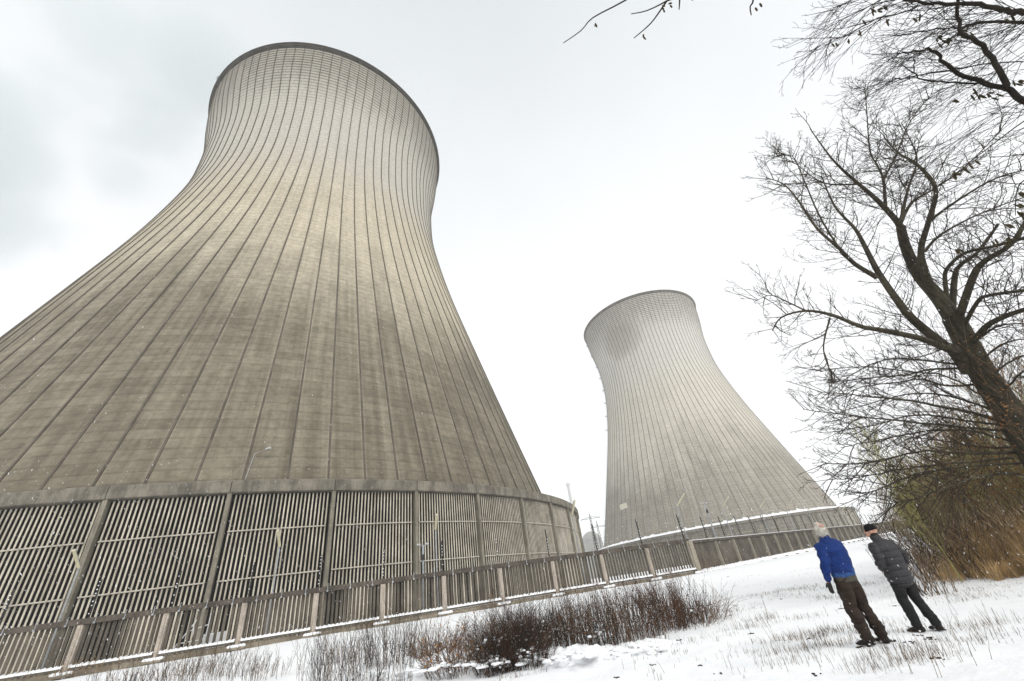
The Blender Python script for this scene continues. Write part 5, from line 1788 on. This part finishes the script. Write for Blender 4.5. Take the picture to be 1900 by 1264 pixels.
        cloth('collar', bm, M['black_cloth'], root, vox=0.008, smooth=1)
        # knitted cap, pulled over the ears
        bm = bmesh.new()
        ball(bm, (0, -0.004, 0.130), (0.090, 0.109, 0.103))
        b2 = bm
        bmesh.ops.bisect_plane(b2, geom=b2.verts[:] + b2.edges[:] + b2.faces[:], plane_co=(0, 0, .105), plane_no=(0, -0.30, -1), clear_outer=True)
        bmesh.ops.contextual_create(b2, geom=[e for e in b2.edges if e.is_boundary])
        cloth('knit_cap', b2, M['knit'], root, vox=0.006, smooth=1, disp=lambda co: .002 * mn.noise(co * 60), xf=head_rot)
    return root


person((1628, 1196), (1524, 966), 1.82, -18, 'white-haired man in a blue jacket and brown trousers, seen from behind, looking up', 'blue')
person((1724, 1172), (1614, 975), 1.73, -14, 'man in a dark grey quilted jacket and black knit cap, face turned left', 'grey')

# trampled snow round the feet
# ------------------------------------------------------------------ falling snow
def snowfall():
    rn = random.Random(12)
    mb = MB()
    vs = []; fs = []
    dirv = Vector((0.35, 0.1, -1)).normalized()
    for k in range(4200):
        px = rn.uniform(-40, 1940); py = rn.uniform(250, 1264) if rn.random() < .4 else rn.uniform(850, 1264)
        dd = 2.2 + 16 * rn.random() ** 0.8
        d = ray(px, py).normalized()
        c = Vector((0, 0, EYE)) + d * dd
        if c.z < gz(c.x, c.y) + 0.05: continue
        r = rn.uniform(0.0012, 0.0027) * (1.3 if dd > 9 else 1); L = r * rn.choice((1.2, 2.5, 4.0, 6.0))
        if dd < 5: r *= 0.6; L *= 0.6
        a = (dirv + Vector((rn.gauss(0, .3), rn.gauss(0, .3), rn.gauss(0, .2)))).normalized()
        b1 = a.orthogonal().normalized(); b2 = a.cross(b1)
        b = len(vs)
        vs += [tuple(c + a * L), tuple(c - a * L), tuple(c + b1 * r), tuple(c + b2 * r), tuple(c - b1 * r), tuple(c - b2 * r)]
        for i, j in ((2, 3), (3, 4), (4, 5), (5, 2)):
            fs.append((b, b + i, b + j)); fs.append((b + 1, b + j, b + i))
    me = bpy.data.meshes.new('snowfall'); me.from_pydata(vs, [], fs); me.materials.append(M['snow'])
    o = bpy.data.objects.new('snowfall', me); col.objects.link(o)
    tag(o, kind='stuff'); o['label'] = 'fine snowflakes drifting through the air'; o['category'] = 'snowflakes'


snowfall()

# ------------------------------------------------------------------ winter air
mb = MB()
mb.box((0, 0, 112), 2900, 2900, 226)
mat = bpy.data.materials.new('winter_haze'); mat.use_nodes = True
t_ = mat.node_tree; t_.nodes.clear()
out_ = t_.nodes.new('ShaderNodeOutputMaterial'); pv_ = t_.nodes.new('ShaderNodeVolumePrincipled')
pv_.inputs['Color'].default_value = (0.97, 0.975, 0.98, 1)
pv_.inputs['Density'].default_value = 0.00042
t_.links.new(pv_.outputs[0], out_.inputs['Volume'])
hz = mb.build('haze', mat)
tag(hz, kind='stuff')
